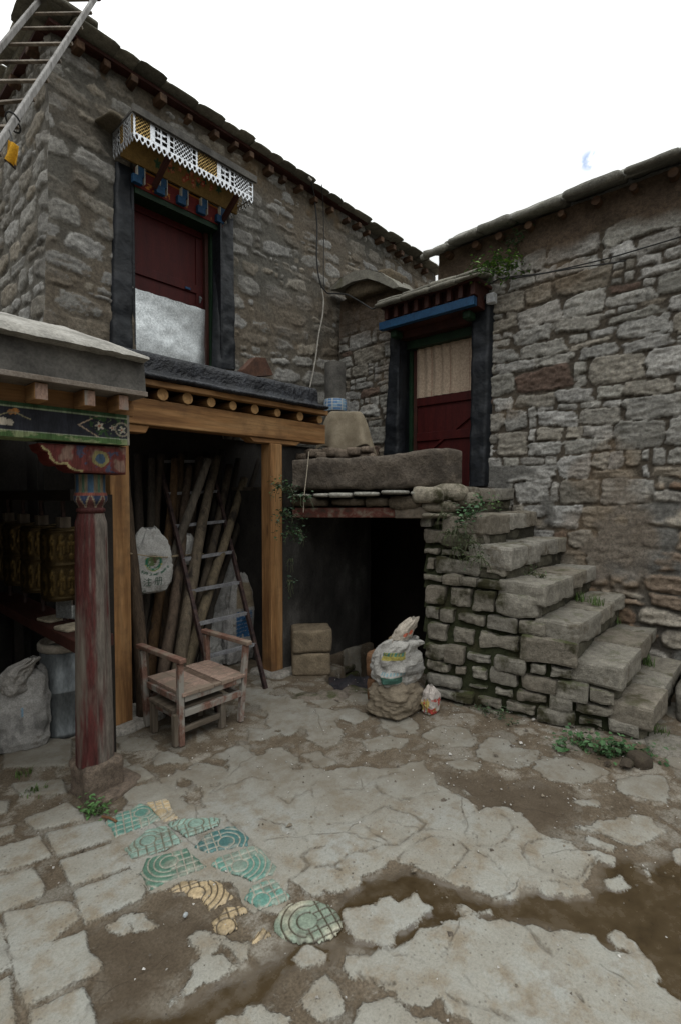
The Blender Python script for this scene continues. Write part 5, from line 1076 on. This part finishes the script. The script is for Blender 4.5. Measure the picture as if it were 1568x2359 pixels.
# hanging sack with a round printed emblem
_cx = atY(345, 1292, 3.70)
def emblem(T, K, c):
    X = (T - 4.71) * 1.12; Zk = K
    d_ = np.hypot(X * .15, (Zk - .50) * .50)
    c[(d_ < .070) & (Zk > .44)] = (.30, .29, .26); m = (d_ < .072) & (d_ > .050) & (Zk < .56); c[m] = (.02, .12, .07); c[(d_ < .074) & (d_ > .069) & (Zk < .56)] = (.30, .26, .06)
    m = (d_ < .05); c[m & (fbm(X * 9, Zk * 22, 0, 3, 3) > .5)] = (.09, .07, .045); m = m & (fbm(X * 9, Zk * 22, 0, 8, 3) > .56); c[m] = (.10, .14, .06)
    m = (np.abs(d_ - .060) < .005) & (np.abs((X * 30) % 1 - .5) < .3) & (Zk < .46); c[m] = (.25, .3, .22)
    m = (np.abs(Zk - (.305 + .16 * X * X)) < .020) & (np.abs(X) < .75) & (((X + 3) * 5.2) % 1 > .25) & (fbm(X * 22, Zk * 60, 0, 12, 2) > .40); c[m] = (.05, .10, .07)
    m = (Zk < .12) & (np.abs(X) > .3) & (fbm(X * 20, Zk * 50, 0, 15, 2) > .55) & (X < -.5); c[m] = (.08, .10, .08)
hs, Ph = sack('printed_sack', (_cx[0], 3.70, .835), .30, .13, .50, 8, 'white sack with round green emblem hanging among the poles', colf=emblem, fold=.5, base=(.33, .325, .31), sq=5, neck=.0, tip=(.0, .0), vert_=.2)
def writing(txt, size, P, t_u, t_k, parent, col, name='lettering'):
    cu = bpy.data.curves.new('lettering', 'FONT'); cu.body = txt; cu.size = size; cu.align_x = 'CENTER'; cu.align_y = 'CENTER'
    tmp = bpy.data.objects.new('lettering_source', cu); C.objects.link(tmp); dg = bpy.context.evaluated_depsgraph_get(); dg.update()
    me = bpy.data.meshes.new_from_object(tmp.evaluated_get(dg)); bpy.data.objects.remove(tmp)
    nvz, nth = P.shape[:2]; front = P[:, int(nth * .45):int(nth * .95)].reshape(-1, 3); cx = P[int(nvz * t_k), int(nth * t_u)]
    vs = []
    for v in me.vertices:
        x, z = cx[0] + v.co.x, cx[2] + v.co.y; d2 = (front[:, 0] - x) ** 2 + (front[:, 2] - z) ** 2; o_ = np.argsort(d2)[:3]; vs.append((x, front[o_, 1].min() - .004, z))
    b = MB(col); b.add(vs, [tuple(p.vertices) for p in me.polygons]); return b.build(name, M['print'], parent)
writing('注 册', .070, Ph, .745, .19, hs, (.05, .085, .06))
b = MB((.30, .24, .16))
for dz in (0, .012):
    pts = [atY(280, 1270 + dz * 300, 3.45), atY(312, 1276, 3.60), atY(345, 1281, 3.59), atY(384, 1283, 3.62), atY(408, 1281 - dz * 200, 3.8), atY(470, 1275, 4.0)]; b.tube(pts, .005, 6)
tag(b.build('rope', M['cloth']), 'thin pale rope tied across the leaning poles', 'rope')
def gsack(px, py0, py1, wpx, Y, seed, lab, **k):
    lo, hi = atY(px, py1, Y), atY(px, py0, Y); dep = float((lo - CAM) @ FWD); w = wpx * dep / F
    k.setdefault('fold', .62); k.setdefault('vert_', .16); k.setdefault('base', (.25, .245, .235))
    return sack('sack', (lo[0], Y, max(lo[2], 0.0)), w, min(w * .75, .4), hi[2] - max(lo[2], 0.0), seed, lab, group='sacks heaped behind the iron ladder', **k)
gsack(508, 1272, 1412, 74, 4.05, 12, 'grey sack on top of the heap with a floppy neck', tip=(.03, 0))
gsack(495, 1395, 1540, 66, 4.02, 13, 'crumpled pale sack low in the heap left of the blue print', neck=.03)
def bluep(T, K, c):
    X = T - 4.5; m = (np.abs(X) < .42) & (np.abs(K - .46) < .16); c[m] = (.03, .10, .22)
    m2 = m & (((K * 44) % 1) < .32) & (fbm(X * 16, K * 30, 0, 5, 2) > .46); c[m2] = (.25, .28, .3); m = (np.abs(X - .1) < .5) & (K > .66) & (K < .9); c[m] = c[m] * np.array((.75, .62, .45))
gsack(552, 1325, 1530, 82, 3.95, 14, 'sack with a blue printed square leaning by the right post', colf=bluep, base=(.29, .28, .265))
gsack(575, 1290, 1480, 60, 4.2, 17, 'upright grey sack at the back right of the heap', base=(.2, .195, .185))
gsack(535, 1400, 1530, 50, 3.9, 18, 'pale sack squeezed between the ladder rung and the blue printed sack', base=(.30, .29, .28))
gsack(478, 1440, 1560, 60, 3.85, 19, 'pale sack lowest in the heap just behind the chair arm', base=(.27, .265, .25))
gsack(545, 1255, 1340, 46, 4.15, 20, 'small brownish sack at the very top of the heap', base=(.26, .22, .17))
gsack(440, 1440, 1570, 44, 3.72, 15, 'narrow white bag slumped behind the chair seat', base=(.42, .42, .42), neck=.08)
gsack(434, 1230, 1300, 36, 3.95, 16, 'white bag end wedged between the poles above the heap', base=(.40, .39, .37), fold=.5)

# ================================================================== chair and stool
chr_ = thing('wooden_chair', 'low wooden armchair with peeling pink and white paint', 'chair', (1.88, 3.03, 0))
pk = mattr('peeling_pink', rough=.7, sc=26, bump=.5, bd=.003, var=(.65, 1.3), stretch=(1, 1, .6), stain=((.27, .25, .22), 8, .47))
pkt = mattr('worn_seat', rough=.7, sc=26, bump=.5, bd=.003, var=(.65, 1.3), stretch=(.6, 1, 1), stain=((.22, .17, .13), 6, .5))
RC = (.18, .10, .075)
xl, xr, yf, yb, zs, za = 1.645, 2.125, 2.84, 3.26, .345, .555
def leg(nm, x0, y0, x1, y1, z1, w=.037): b = MB(RC); b.bar((x0, y0, 0.005), (x1, y1, z1), w, w, up=(0, 1, 0)); return b.build(nm, pk, chr_, bevel=.004)
leg('leg', xl, yf, xl - .005, yf, za - .022); leg('leg', xr - .02, yf, xr + .03, yf, za - .022); leg('leg', xl - .01, yb, xl - .03, yb + .03, za - .022); leg('leg', xr, yb, xr + .0, yb + .03, za - .022)
for x0, x1 in ((xl - .005, xl - .03), (xr + .03, xr + .0)): b = MB(RC); b.bar((x0, yf - .045, za), (x1, yb + .07, za), .05, .03); b.build('armrest', pkt, chr_, bevel=.006)
x = xl - .005
for i, wd in enumerate((.12, .115, .055, .10, .10)):
    b = MB((.31, .215, .17) if i != 2 else (.11, .075, .055)); b.b2((x + .0015, yf - .03, zs - .024 - .003 * (i % 2)), (x + wd - .0015, yb + .01, zs - .002 * (i % 3))); b.build('seat_board', pkt, chr_, bevel=.003); x += wd
for z, y in ((.30, yf), (.205, yf), (.30, yb), (.2, yb)): b = MB(RC); b.b2((xl + .02, y - .016, z - .02), (xr - .02, y + .016, z + .02)); b.build('rail', pk, chr_, bevel=.003)
for z in (.30, .19):
    for x0 in (xl, xr): b = MB(RC); b.bar((x0 - .005, yf + .02, z), (x0 - .01, yb - .02, z), .03, .04); b.build('side_rail', pk, chr_, bevel=.003)
stl = thing('low_stool', 'low dark wooden stool tucked under the pink chair', 'stool', (1.72, 3.02, 0))
for x in (1.62, 1.965):
    for y in (2.86, 3.14): b = MB(); b.bar((x, y, 0.005), (x, y, .21), .04, .04, up=(0, 1, 0)); b.build('leg', M['old_wood_z'], stl, bevel=.003)
b = MB(); b.b2((1.60, 2.865, .21), (1.985, 3.17, .235)); b.build('top', M['old_wood_x'], stl, bevel=.003)
b = MB(); b.b2((1.64, 2.848, .075), (1.945, 2.872, .11)); b.build('stretcher', M['old_wood_x'], stl, bevel=.003)

# ================================================================== things by the cellar mouth
BG = 'clay blocks stacked by the cellar mouth'
bm_ = mattr('tan_block', sc=20, bump=.5)
p = base_at(716, 1545)
for i, z in enumerate((.0, .205)):
    b = MB((.165, .13, .088)); b.rock((p[0], p[1], z + .10), (.34, .26, .195), -.72 + .04 * i, 60 + i, .022, 22, .025); tag(b.build('clay_block', bm_, smooth=True), ('lower of the two tan blocks against the cellar wall', 'upper of the two tan blocks against the cellar wall')[i], 'block', BG)
p = base_at(878, 1610)
for i, z in enumerate((.0, .19)): b = MB((.16, .085, .045)); b.rock((p[0], p[1], z + .095), (.20, .19, .185), .3, 64 + i, .02, 8, .04); tag(b.build('clay_block', bm_, smooth=True), ('lower reddish block behind the heap of white bags', 'upper reddish block behind the heap of white bags')[i], 'block', BG)
p = atD(925, 1480, 3.95); b = MB((.22, .17, .11)); b.rock((p[0] + .1, p[1] + .08, .39), (.2, .2, .12), .2, 69, .03, 6, .04); b.rock((p[0] + .1, p[1] + .08, .17), (.22, .2, .34), .2, 70, .03, 6, .04); tag(b.build('clay_block', bm_, smooth=True), 'tan lump of clay behind the topmost white bag', 'block', BG)
GB = 'bags piled against the foot of the steps'
p = base_at(940, 1650)
sack('rubbish_bag', (p[0], p[1] + .12, 0), .36, .30, .27, 21, 'brown stained sack at the bottom of the bag pile', group=GB, base=(.165, .135, .098), fold=.45)
def lab1(T, K, c):
    X = T - 4.1
    m = (np.abs(X) < .55) & (K > .62) & (K < .78); c[m] = (.27, .23, .06); m2 = m & (K > .70) & (((X * 6) % 1) > .4); c[m2] = (.06, .16, .12)
    m = (np.abs(X + .05) < .5) & (K > .12) & (K < .27); c[m] = (.05, .12, .095); m = (np.abs(X) < .5) & (np.abs(K - .34) < .03) & (((X * 8) % 1) > .45); c[m] = (.14, .25, .28)
    m = (X > .5) & (X < 1.6) & (np.abs(K - .35) < .12); c[m] *= .6
sack('cement_bag', (p[0] + .02, p[1] + .12, .215), .34, .25, .33, 22, 'white paper bag with yellow and green print in the bag pile', group=GB, base=(.30, .29, .27), colf=lab1, fold=.5, sq=3, neck=-.22, tip=(.05, -.03), rz=-.4)
def lab2(T, K, c):
    for a, kk in ((4.2, .45), (4.75, .5)): c[np.hypot((T - a) * .35, (K - kk) * 1.0) < .085] = (.45, .13, .08)
sack('paper_bag', (p[0] + .04, p[1] + .10, .50), .17, .11, .19, 23, 'small cream bag with two red dots leaning on top of the pile', group=GB, base=(.34, .30, .25), colf=lab2, lean=(.075, -.065), fold=.4, sq=3, neck=-.1)
p2 = base_at(1005, 1645)
def lab3(T, K, c): m = (fbm(T * 2.4, K * 5, 0, 6, 3) > .50) & (K < .6); c[m] = (.38, .06, .045); m = (fbm(T * 2.4, K * 5, 0, 9, 3) > .58) & (K < .6); c[m] = (.4, .3, .1)
sack('snack_bag', (p2[0], p2[1] + .05, 0), .13, .10, .20, 24, 'small torn plastic bag with red print beside the brown sack', group=GB, base=(.38, .34, .31), colf=lab3, tip=(-.0, .0), fold=.5, neck=.05)
b = MB((.045, .045, .05)); pp_ = atD(775, 1515, 4.25)
uu, vv = np.meshgrid(np.linspace(0, 1, 30), np.linspace(0, 1, 22)); Zc = .20 - .30 * vv + .06 * (fbm(uu * 4, vv * 4, 0, 3, 3) - .5)
b.grid(np.stack([3.10 + .40 * uu - .05 * vv, 2.92 - .14 * uu - .20 * vv + .03 * np.sin(vv * 7), .02 - .20 * vv - .05 * uu + .07 * (fbm(uu * 4, vv * 4, 0, 3, 3) - .5)], -1)); tag(b.build('dark_cloth', mat('patterned_cloth', [(.012, .012, .015), (.026, .024, .028), (.04, .028, .028)], 24, bump=.3), smooth=True), 'dark patterned cloth draped over stones in the cellar pit', 'cloth')

# ================================================================== on the terrace
p = atD(772, 948, 5.35); pot = thing('tile_pot', 'round pot of blue and white mosaic on the burlap cover', 'pot', (p[0], p[1], p[2]))
T, K = np.meshgrid(np.linspace(0, 2 * math.pi, 65)[:-1], np.linspace(0, 1, 24)); r = .115 + .008 * np.sin(K * 3.1); gq = ((K * 4) % 1 < .16) | ((T * 14 / (2 * math.pi)) % 1 < .14)
vv_ = _T[(np.floor(K * 4) * 37 + np.floor(T * 14 / (2 * math.pi)) * 11).astype(int) & 65535]
col = np.where(gq[..., None], np.array((.42, .42, .40)), np.where((vv_ > .5)[..., None], np.array((.08, .17, .32)), np.array((.18, .29, .40))))
P = np.stack([p[0] + r * np.cos(T), p[1] + r * np.sin(T), p[2] + .125 * K], -1); b = MB(); b.grid(P, col, wrap=True); b.build('mosaic_band', M['glaze'], pot, smooth=True)
p = p + (0, 0, .125); b = MB(); b.lathe(p, [(.112, -.01), (.112, .385), (.095, .385), (.095, .1)], 40); tag(b.build('cement_pipe', M['cement'], smooth=False), 'grey cement pipe standing upright on the blue mosaic pot', 'pipe')
# burlap thrown over a crate
c0 = atD(795, 985, 5.15); cz = atD(790, 950, 5.15)[2]; fz = atD(790, 1030, 5.0)[2]
uu, vv = np.meshgrid(np.linspace(-1, 1, 70), np.linspace(0, 1, 44))
drp = np.where(vv < .35, 0, (vv - .35) / .65)
lat = uu * (.24 + .10 * drp) + .02 * np.sin(uu * 5) ; fwdo = -.30 * np.minimum(vv / .35, 1) - .07 * drp + .035 * np.sin(uu * 8 + 1) * drp
sag = np.abs(uu) ** 6 * .12
base_ = np.array((c0[0], c0[1])); rv, fv = RGT[:2], FWD[:2] / np.linalg.norm(FWD[:2])
P = np.zeros(uu.shape + (3,)); P[..., :2] = base_ + lat[..., None] * rv + (fwdo + .22)[..., None] * fv; P[..., 2] = cz - (cz - fz) * drp * (1 + .10 * np.sin(uu * 4 + 2)) - sag + .012 * (fbm(uu * 3, vv * 4, 0, 6, 3) - .5)
b = MB(); b.grid(P[::-1]); bl = b.build('burlap_cover', M['burlap'], None, smooth=True); tag(bl, 'beige burlap cloth draped over a crate on the terrace', 'cloth'); bl.modifiers.new('thick', 'SOLIDIFY').thickness = .006
b = MB(); b.box((c0[0] + fv[0] * .10, c0[1] + fv[1] * .10, (1.67 + cz) / 2 - .02), (.40, .22, cz - 1.67 - .05), rz=math.atan2(rv[1], rv[0])); tag(b.build('wooden_crate', M['old_wood_x'], bevel=.006), 'dark crate hidden under the beige burlap cloth', 'crate')
BR = 'broken bricks heaped behind the parapet'
bl_ = ('leftmost', 'second from left', 'third from left', 'fourth from left', 'fifth from left', 'sixth from left', 'rightmost')
for i, (x, y, a) in enumerate(((700, 1052, .3), (722, 1044, -.2), (742, 1050, .6), (765, 1042, .1), (790, 1046, -.3), (818, 1040, .2), (845, 1036, .4))):
    p = atD(x, y, 4.75); b = MB((.16, .125, .095)); b.rock((p[0], p[1], p[2]), (.17, .11, .075), a, 130 + i, .03, 8, .03); b.rock((p[0] + .05, p[1] + .04, 1.67 + (p[2] - .04 - 1.67) / 2), (.2, .16, p[2] - .02 - 1.67), a + .3, 140 + i, .03, 7, .05); tag(b.build('brick', M['stone'], smooth=True), bl_[i] + ' of the rough bricks heaped between parapet and burlap', 'brick', BR)
p = atD(783, 1060, 4.45); uu, vv = np.meshgrid(np.linspace(-1, 1, 20), np.linspace(-1, 1, 8)); b = MB((.10, .19, .11)); b.grid(np.stack([p[0] + uu * .07 * RGT[0] + vv * .05 * FWD[0], p[1] + uu * .07 * RGT[1] + vv * .05 * FWD[1], p[2] + .012 - .012 * uu ** 2 - .014 * vv ** 2 + .012 * (fbm(uu * 3, vv * 3, 0, 2, 2) - .5)], -1)); o = b.build('green_rag', M['cloth'], smooth=True); o.modifiers.new('thick', 'SOLIDIFY').thickness = .008; tag(o, 'small green rag lying on top of the mud parapet', 'rag')

# ================================================================== ladder, flag and cables on the houses
def cam_pt(px, py, d): return atD(px, py, d)
P1, P3 = atD(205, 18, 3.92), atD(159, 88, 3.575); dirv = (P1 - P3) / np.linalg.norm(P1 - P3); stepv = (P1 - P3) / 2
Q1 = atD(76, 20, 3.94); off = Q1 - P1
wl2 = thing('wooden_ladder', 'grey wooden ladder leaning up to the slate roof at the top left', 'ladder', tuple(P1 - dirv * 3.1))
nrm = np.cross(off, dirv); nrm /= np.linalg.norm(nrm)
lw = mat('silvered_wood', [(.16, .15, .14), (.27, .26, .25), (.34, .33, .32)], 5, (3, 3, .6), bump=.4, fine=30)
for o_ in (np.zeros(3), off): b = MB(); b.bar(P1 + o_ - dirv * 3.1, P1 + o_ + dirv * .9, .024, .036, up=tuple(nrm)); b.build('rail', lw, wl2, bevel=.005)
for i in range(-2, 11):
    c = P1 - stepv * i; t = (.02 if i == 5 else 0); b = MB(); b.bar(c - off * .03 + nrm * .03 + (0, 0, t), c + off * 1.02 + nrm * .03 + (0, 0, -t), .028, .018, up=tuple(nrm)); b.build('rung', M['old_wood_x'], wl2, bevel=.003)
b = MB((.03, .03, .035))
for i in (6.1, 7.4):
    b = MB(); c = P1 - stepv * i; t = np.linspace(0, 2 * math.pi, 17); b.tube([c + nrm * .05 * math.sin(a) - off / .45 * .035 * math.cos(a) + dirv * .012 * a / 3 for a in t], .005, 6); b.build('wire_tie', M['wire'], wl2)
b.build('wire_tie', M['wire'], wl2) if False else None
fp = P1 - stepv * 7.9; b = MB(); uu, vv = np.meshgrid(np.linspace(0, 1, 18), np.linspace(0, 1, 28)); rgt3 = RGT
f4 = [atD(x, y, 2.62) for x, y in ((20, 322), (44, 336), (41, 393), (9, 368))]
P = ((f4[0] * (1 - uu[..., None]) + f4[1] * uu[..., None]) * (1 - vv[..., None]) + (f4[3] * (1 - uu[..., None]) + f4[2] * uu[..., None]) * vv[..., None]); P = P + FWD * (.018 * np.sin(uu * 9 + vv * 2) * (.3 + vv))[..., None]
col = np.where((vv > .88 + .06 * np.sin(uu * 5))[..., None], np.array((.03, .018, .015)), np.array((.48, .25, .015))); b.grid(P, col); o = b.build('prayer_flag', M['cloth'], smooth=True); o.modifiers.new('thick', 'SOLIDIFY').thickness = .002
tag(o, 'small yellow cloth with dark hem tied to the ladder rail', 'flag')
b = MB(); b.tube([atD(22, 300, 2.66), atD(27, 312, 2.64), atD(31, 329, 2.62)], .004, 6); b.build('flag_string', M['wire'], wl2)
cab = thing('roof_cable', 'thin cable hanging from the roof edge down the rubble wall', 'cable', tuple(atY(712, 412, 4.5)))
def wpath(pts, off=.05): return [wA(x, y, off) for x, y in pts]
def smooth_path(p, n=8):
    p = np.asarray(p); k = np.linspace(0, len(p) - 1, len(p) * n); out = np.stack([np.interp(k, np.arange(len(p)), p[:, i]) for i in range(3)], 1)
    for _ in range(n // 2): out[1:-1] = (out[:-2] + 2 * out[1:-1] + out[2:]) / 4
    return out
b = MB(); b.tube(smooth_path([atY(716, 412, 4.50)] + wpath([(724, 450), (731, 520), (729, 590), (733, 632), (741, 663)], .07)), .010, 6); b.build('dark_length', M['wire'], cab)
b = MB(); b.tube(smooth_path([atY(741, 425, 4.50)] + wpath([(745, 480), (746, 560), (745, 640), (748, 668)], .06)), .006, 6); b.build('thin_strand', M['wire'], cab)
b = MB(); b.tube(smooth_path(wpath([(741, 663), (746, 690), (743, 730), (734, 770), (728, 820), (721, 860), (714, 892)], .07)), .009, 6); b.build('pale_length', M['palewire'], cab)
b = MB(); b.tube(smooth_path([wA(741, 660, .08), wA(754, 676, .1), atX(775, 676, 4.93), atX(800, 678, 4.9), atX(830, 695, 4.88), atX(856, 712, 4.8), atX(866, 708, 4.7)]), .009, 6); b.build('cable_loop', M['wire'], cab)
b = MB(); b.tube([atY(710, 408, 4.52), atY(718, 416, 4.5)], .016, 8); b.build('knot', M['palewire'], cab)
for i, (pts, lab) in enumerate((([(1095, 672), (1150, 640), (1250, 630), (1400, 595), (1568, 545), (1640, 520)], 'upper thin dark wire strung across the grey block wall'), ([(1150, 643), (1190, 640), (1260, 628), (1330, 616), (1400, 607), (1440, 600)], 'lower greenish wire drooping along the grey block wall'))):
    b = MB(); b.tube(smooth_path([wB(x, y, .12) for x, y in pts]), .006, 6); tag(b.build('wire', M['wire']), lab, 'wire', 'wires on the right wall')
# hanging string with a knotted scrap at the parapet corner
b = MB((.32, .28, .22)); b.tube(smooth_path([atD(712, 1040, 4.1), atD(707, 1090, 4.08), atD(701, 1140, 4.06), atD(699, 1180, 4.05)]), .004, 6); o = b.build('string', M['cloth']); tag(o, 'pale string hanging down beside the climbing plant', 'string')

# ================================================================== plants
def plant(name, roots, label, cat, seed, n=60, h=.3, spread=.25, size=.03, cols=((.035, .085, .022), (.05, .11, .03), (.07, .13, .035)), stems=8, droop=.3, group=None, dirs=None, aspect=.6):
    r = np.random.RandomState(seed); root = thing(name, label, cat, tuple(np.mean(np.asarray(roots, float), 0)), group); roots = np.asarray(roots, float)
    st = MB((.05, .06, .025)); lf = MB()
    for i in range(stems):
        p = roots[r.randint(len(roots))] + r.uniform(-.03, .03, 3) * (1, 1, .2); a = r.uniform(0, 2 * math.pi); d = np.array((math.cos(a), math.sin(a), 0)) * r.uniform(.3, 1) * spread
        if dirs is not None: d = d * .45 + np.asarray(dirs) * r.uniform(.5, 1.1)
        hh = h * r.uniform(.5, 1); k = np.linspace(0, 1, 7)[:, None]; pts = p + d * k + np.array((0, 0, 1)) * (hh * (k - droop * k * k)) + r.normal(0, .008, (7, 3)) * k
        st.tube(pts, np.linspace(.004, .0015, 7), 5)
        for j in range(n // stems):
            t = r.uniform(.15, 1); q = pts[int(t * 6)] + r.normal(0, size * .9, 3); b0 = r.uniform(0, 2 * math.pi); tl = r.uniform(-.5, .5); s = size * r.uniform(.55, 1.25)
            u = np.array((math.cos(b0), math.sin(b0), tl)); u /= np.linalg.norm(u); w = np.cross(u, (r.normal(0, .35), r.normal(0, .35), 1)); w /= np.linalg.norm(w); nn = np.cross(w, u)
            c = np.asarray(cols[r.randint(len(cols))]) * r.uniform(.75, 1.25)
            v = [q, q + u * s * .5 + w * s * aspect * .5 + nn * s * .1, q + u * s - nn * s * .12, q + u * s * .5 - w * s * aspect * .5 + nn * s * .1, q + u * s * .5 - nn * s * .03]
            lf.add(v, [(0, 4, 1), (1, 4, 2), (2, 4, 3), (3, 4, 0)], c)
    st.build('stem', M['leaf'], root); lf.build('foliage', M['leaf'], root); return root
def on_st(px, py, k): return atZ(px, py, RH * k)
def tuft(name, pts, label, seed, n=40, h=.09, cat='grass'):
    r = np.random.RandomState(seed); b = MB()
    for i in range(n):
        p = np.asarray(pts[r.randint(len(pts))], float) + r.normal(0, .022, 3) * (1, 1, 0); a = r.uniform(0, 6.3); hh = h * r.uniform(.4, 1.1); d = np.array((math.cos(a), math.sin(a), 0)); w = np.array((-d[1], d[0], 0)) * .003
        c = np.asarray((.06, .11, .02)) * r.uniform(.6, 1.4); m1, m2 = p + d * hh * .2 + (0, 0, hh * .7), p + d * hh * .6 + (0, 0, hh)
        b.add([p - w, p + w, m1 + w * .7, m1 - w * .7, m2], [(0, 1, 2, 3), (3, 2, 4)], c)
    return tag(b.build(name, M['leaf'], None), label, cat)
z0 = lambda x, y, z=0.0: atZ(x, y, z)
plant('leafy_weed', [z0(1300, 1725), z0(1340, 1722), z0(1375, 1735), z0(1405, 1738), z0(1440, 1740), z0(1475, 1748), z0(1325, 1705)], 'broad leafed weed patch growing along the foot of the bottom step', 'weed', 5, 420, .10, .09, .038, stems=46, droop=.3, cols=((.03, .075, .025), (.04, .10, .03), (.055, .12, .045)), aspect=.75)
plant('climbing_plant', [atD(668, 1190, 4.05), atD(690, 1150, 4.05), atD(680, 1230, 4.05), atD(655, 1130, 4.1)], 'dark green climber hanging between the right orange post and the parapet', 'plant', 6, 330, .22, .14, .036, stems=26, droop=1.4, cols=((.014, .04, .016), (.022, .055, .02), (.03, .07, .025)))
plant('climbing_plant', [atD(640, 1120, 4.15)], 'thin green tendril crossing the top of the right orange post', 'plant', 16, 40, .10, .08, .03, stems=6, droop=.6)
plant('climbing_plant', [atD(672, 1290, 4.1), atD(668, 1340, 4.12)], 'sparse lower strands of climber in front of the cellar wall', 'plant', 26, 60, .14, .08, .026, stems=9, droop=1.9, cols=((.012, .03, .014), (.02, .045, .018)))
plant('ivy', [wB(1080, 636, .45), wB(1100, 628, .42), wB(1120, 622, .40), wB(1145, 612, .34), wB(1160, 600, .28), wB(1180, 620, .18), wB(1150, 635, .3)], 'bright green ivy spilling over the hood slates beside the wall', 'ivy', 7, 300, .16, .16, .055, stems=30, droop=.8, cols=((.08, .17, .025), (.13, .24, .035), (.05, .11, .025)))
plant('ivy', [wB(1180, 560, .10), wB(1186, 540, .12), wB(1160, 585, .1)], 'small dark ivy shoots under the right roof edge', 'ivy', 17, 70, .10, .12, .045, stems=9, droop=.8, cols=((.02, .045, .018), (.03, .06, .02)))
plant('weed', [atD(1080, 1185, 3.9), atD(1095, 1170, 3.95), atD(1070, 1200, 3.85)], 'fresh green weed growing between the top steps', 'weed', 8, 130, .16, .12, .045, stems=18, droop=.7, cols=((.04, .10, .04), (.06, .13, .05)))
plant('weed', [atD(1142, 1165, 4.0)], 'small weed sprouting under the top step edge', 'weed', 18, 30, .08, .06, .032, stems=5, droop=.9, cols=((.06, .12, .03),))
plant('dry_weed', [atD(1025, 1190, 3.9), atD(1040, 1230, 3.85), atD(1075, 1240, 3.8)], 'thin wispy weeds hanging over the staircase stones', 'weed', 9, 130, .22, .14, .022, stems=34, droop=1.5, cols=((.05, .06, .025), (.04, .06, .022)), aspect=.3)
plant('small_weed', [z0(214, 1868), z0(225, 1872)], 'bright green weed at the foot of the red pillar', 'weed', 10, 120, .09, .06, .026, stems=14, droop=.5, cols=((.06, .14, .035), (.08, .17, .05)))
plant('weed', [z0(1150, 1650), z0(1120, 1640), z0(1170, 1668)], 'low dusty weed along the base of the stair wall', 'weed', 11, 110, .07, .07, .028, stems=16, droop=.5, cols=((.03, .06, .025), (.045, .075, .03)))
plant('dry_weed', [atD(1060, 1215, 3.75), atD(1085, 1250, 3.7), atD(1100, 1285, 3.6), atD(1050, 1265, 3.75)], 'mossy trailing weeds down the upper left side of the staircase', 'weed', 29, 220, .12, .12, .026, stems=40, droop=1.9, cols=((.035, .05, .018), (.05, .07, .022), (.03, .045, .018)))
plant('weed', [on_st(1240, 1330, 4), on_st(1215, 1322, 4)], 'green weeds rooted at the joint below the third step from the top', 'weed', 30, 70, .09, .07, .028, stems=12, droop=.8, cols=((.05, .085, .025), (.06, .10, .03)))
tuft('grass_tuft', [z0(70, 1830), z0(90, 1826)], 'grass tuft left of the red pillar base', 1, 50, .05)
tuft('grass_tuft', [z0(45, 1786), z0(60, 1784)], 'small green tuft on the portico floor', 2, 30, .045)
def on_step(px, py, k): return atZ(px, py, RH * k)
for i, (px, py, k, lab) in enumerate(((1335, 1385, 3, 'grass tuft at the back of the third step'), (1418, 1435, 2, 'grass tuft by the wall on the second step'), (1500, 1535, 1, 'grass tuft by the wall on the lowest step'), (1200, 1320, 4, 'grass tuft at the left end of the fourth step'), (1375, 1395, 3, 'grass on the front lip of the third step'), (1428, 1630, 0, 'long grass hanging at the corner of the lowest step'), (1525, 1700, 0, 'grass tuft right of the lowest step corner'))):
    p = on_step(px, py, k); tuft('grass_tuft', [p, p + (.04, .03, 0)], lab, 40 + i, 46, .08)
for i, (x, y, s, l_) in enumerate(((1440, 1768, .11, 'biggest dark earth clod lying before the bottom step'), (1475, 1762, .06, 'small dark clod right of the biggest one by the bottom step'), (1395, 1765, .06, 'small mossy clod left of the biggest one by the bottom step'))): p = z0(x, y); b = MB((.06, .047, .034)); b.rock((p[0], p[1], .02), (s, s * .8, s * .45), i, 160 + i, .07, 4, .015); tag(b.build('earth_clod', M['stair'], smooth=True), l_, 'clod', 'earth clods by the bottom step')
# pebbles and crumbs strewn over the mud
r = np.random.RandomState(5); b = MB()
for i in range(1500):
    x, y = (r.uniform(.7, 4.2), r.uniform(-.4, 3.4)) if i < 1000 else (3.0 + r.normal(0, .5), 1.3 + r.normal(0, .5)); s = r.uniform(.002, .0065) * (1 + 1.6 * (r.rand() < .03)); c = np.asarray(((.34, .32, .29), (.2, .17, .13), (.12, .10, .08), (.5, .48, .45))[r.randint(4)])
    v = r.normal(0, 1, (6, 3)) * .25 + np.array([(1, 0, 0), (-1, 0, 0), (0, 1, 0), (0, -1, 0), (0, 0, 1), (0, 0, -1)]); b.add(v * s * (1, 1, .7) + (x, y, .010), [(0, 2, 4), (2, 1, 4), (1, 3, 4), (3, 0, 4), (2, 0, 5), (1, 2, 5), (3, 1, 5), (0, 3, 5)], c)
tag(b.build('gravel', M['stone']), kind='stuff')
p = z0(428, 2115); b = MB((.42, .45, .46)); b.rock((p[0], p[1], .014), (.022, .017, .014), .4, 3, .004, 4, .006); tag(b.build('pebble', M['stone'], smooth=True), 'single pale pebble in the mud below the orange cream tile', 'pebble')
pts = smooth_path([z0(236, 1880, .02), z0(255, 1884, .025), z0(270, 1892, .02)]); b = MB((.16, .08, .04)); b.tube(pts, .006, 6); tag(b.build('twig', M['cloth']), 'short brown stick lying on the teal tile near the pillar', 'stick')
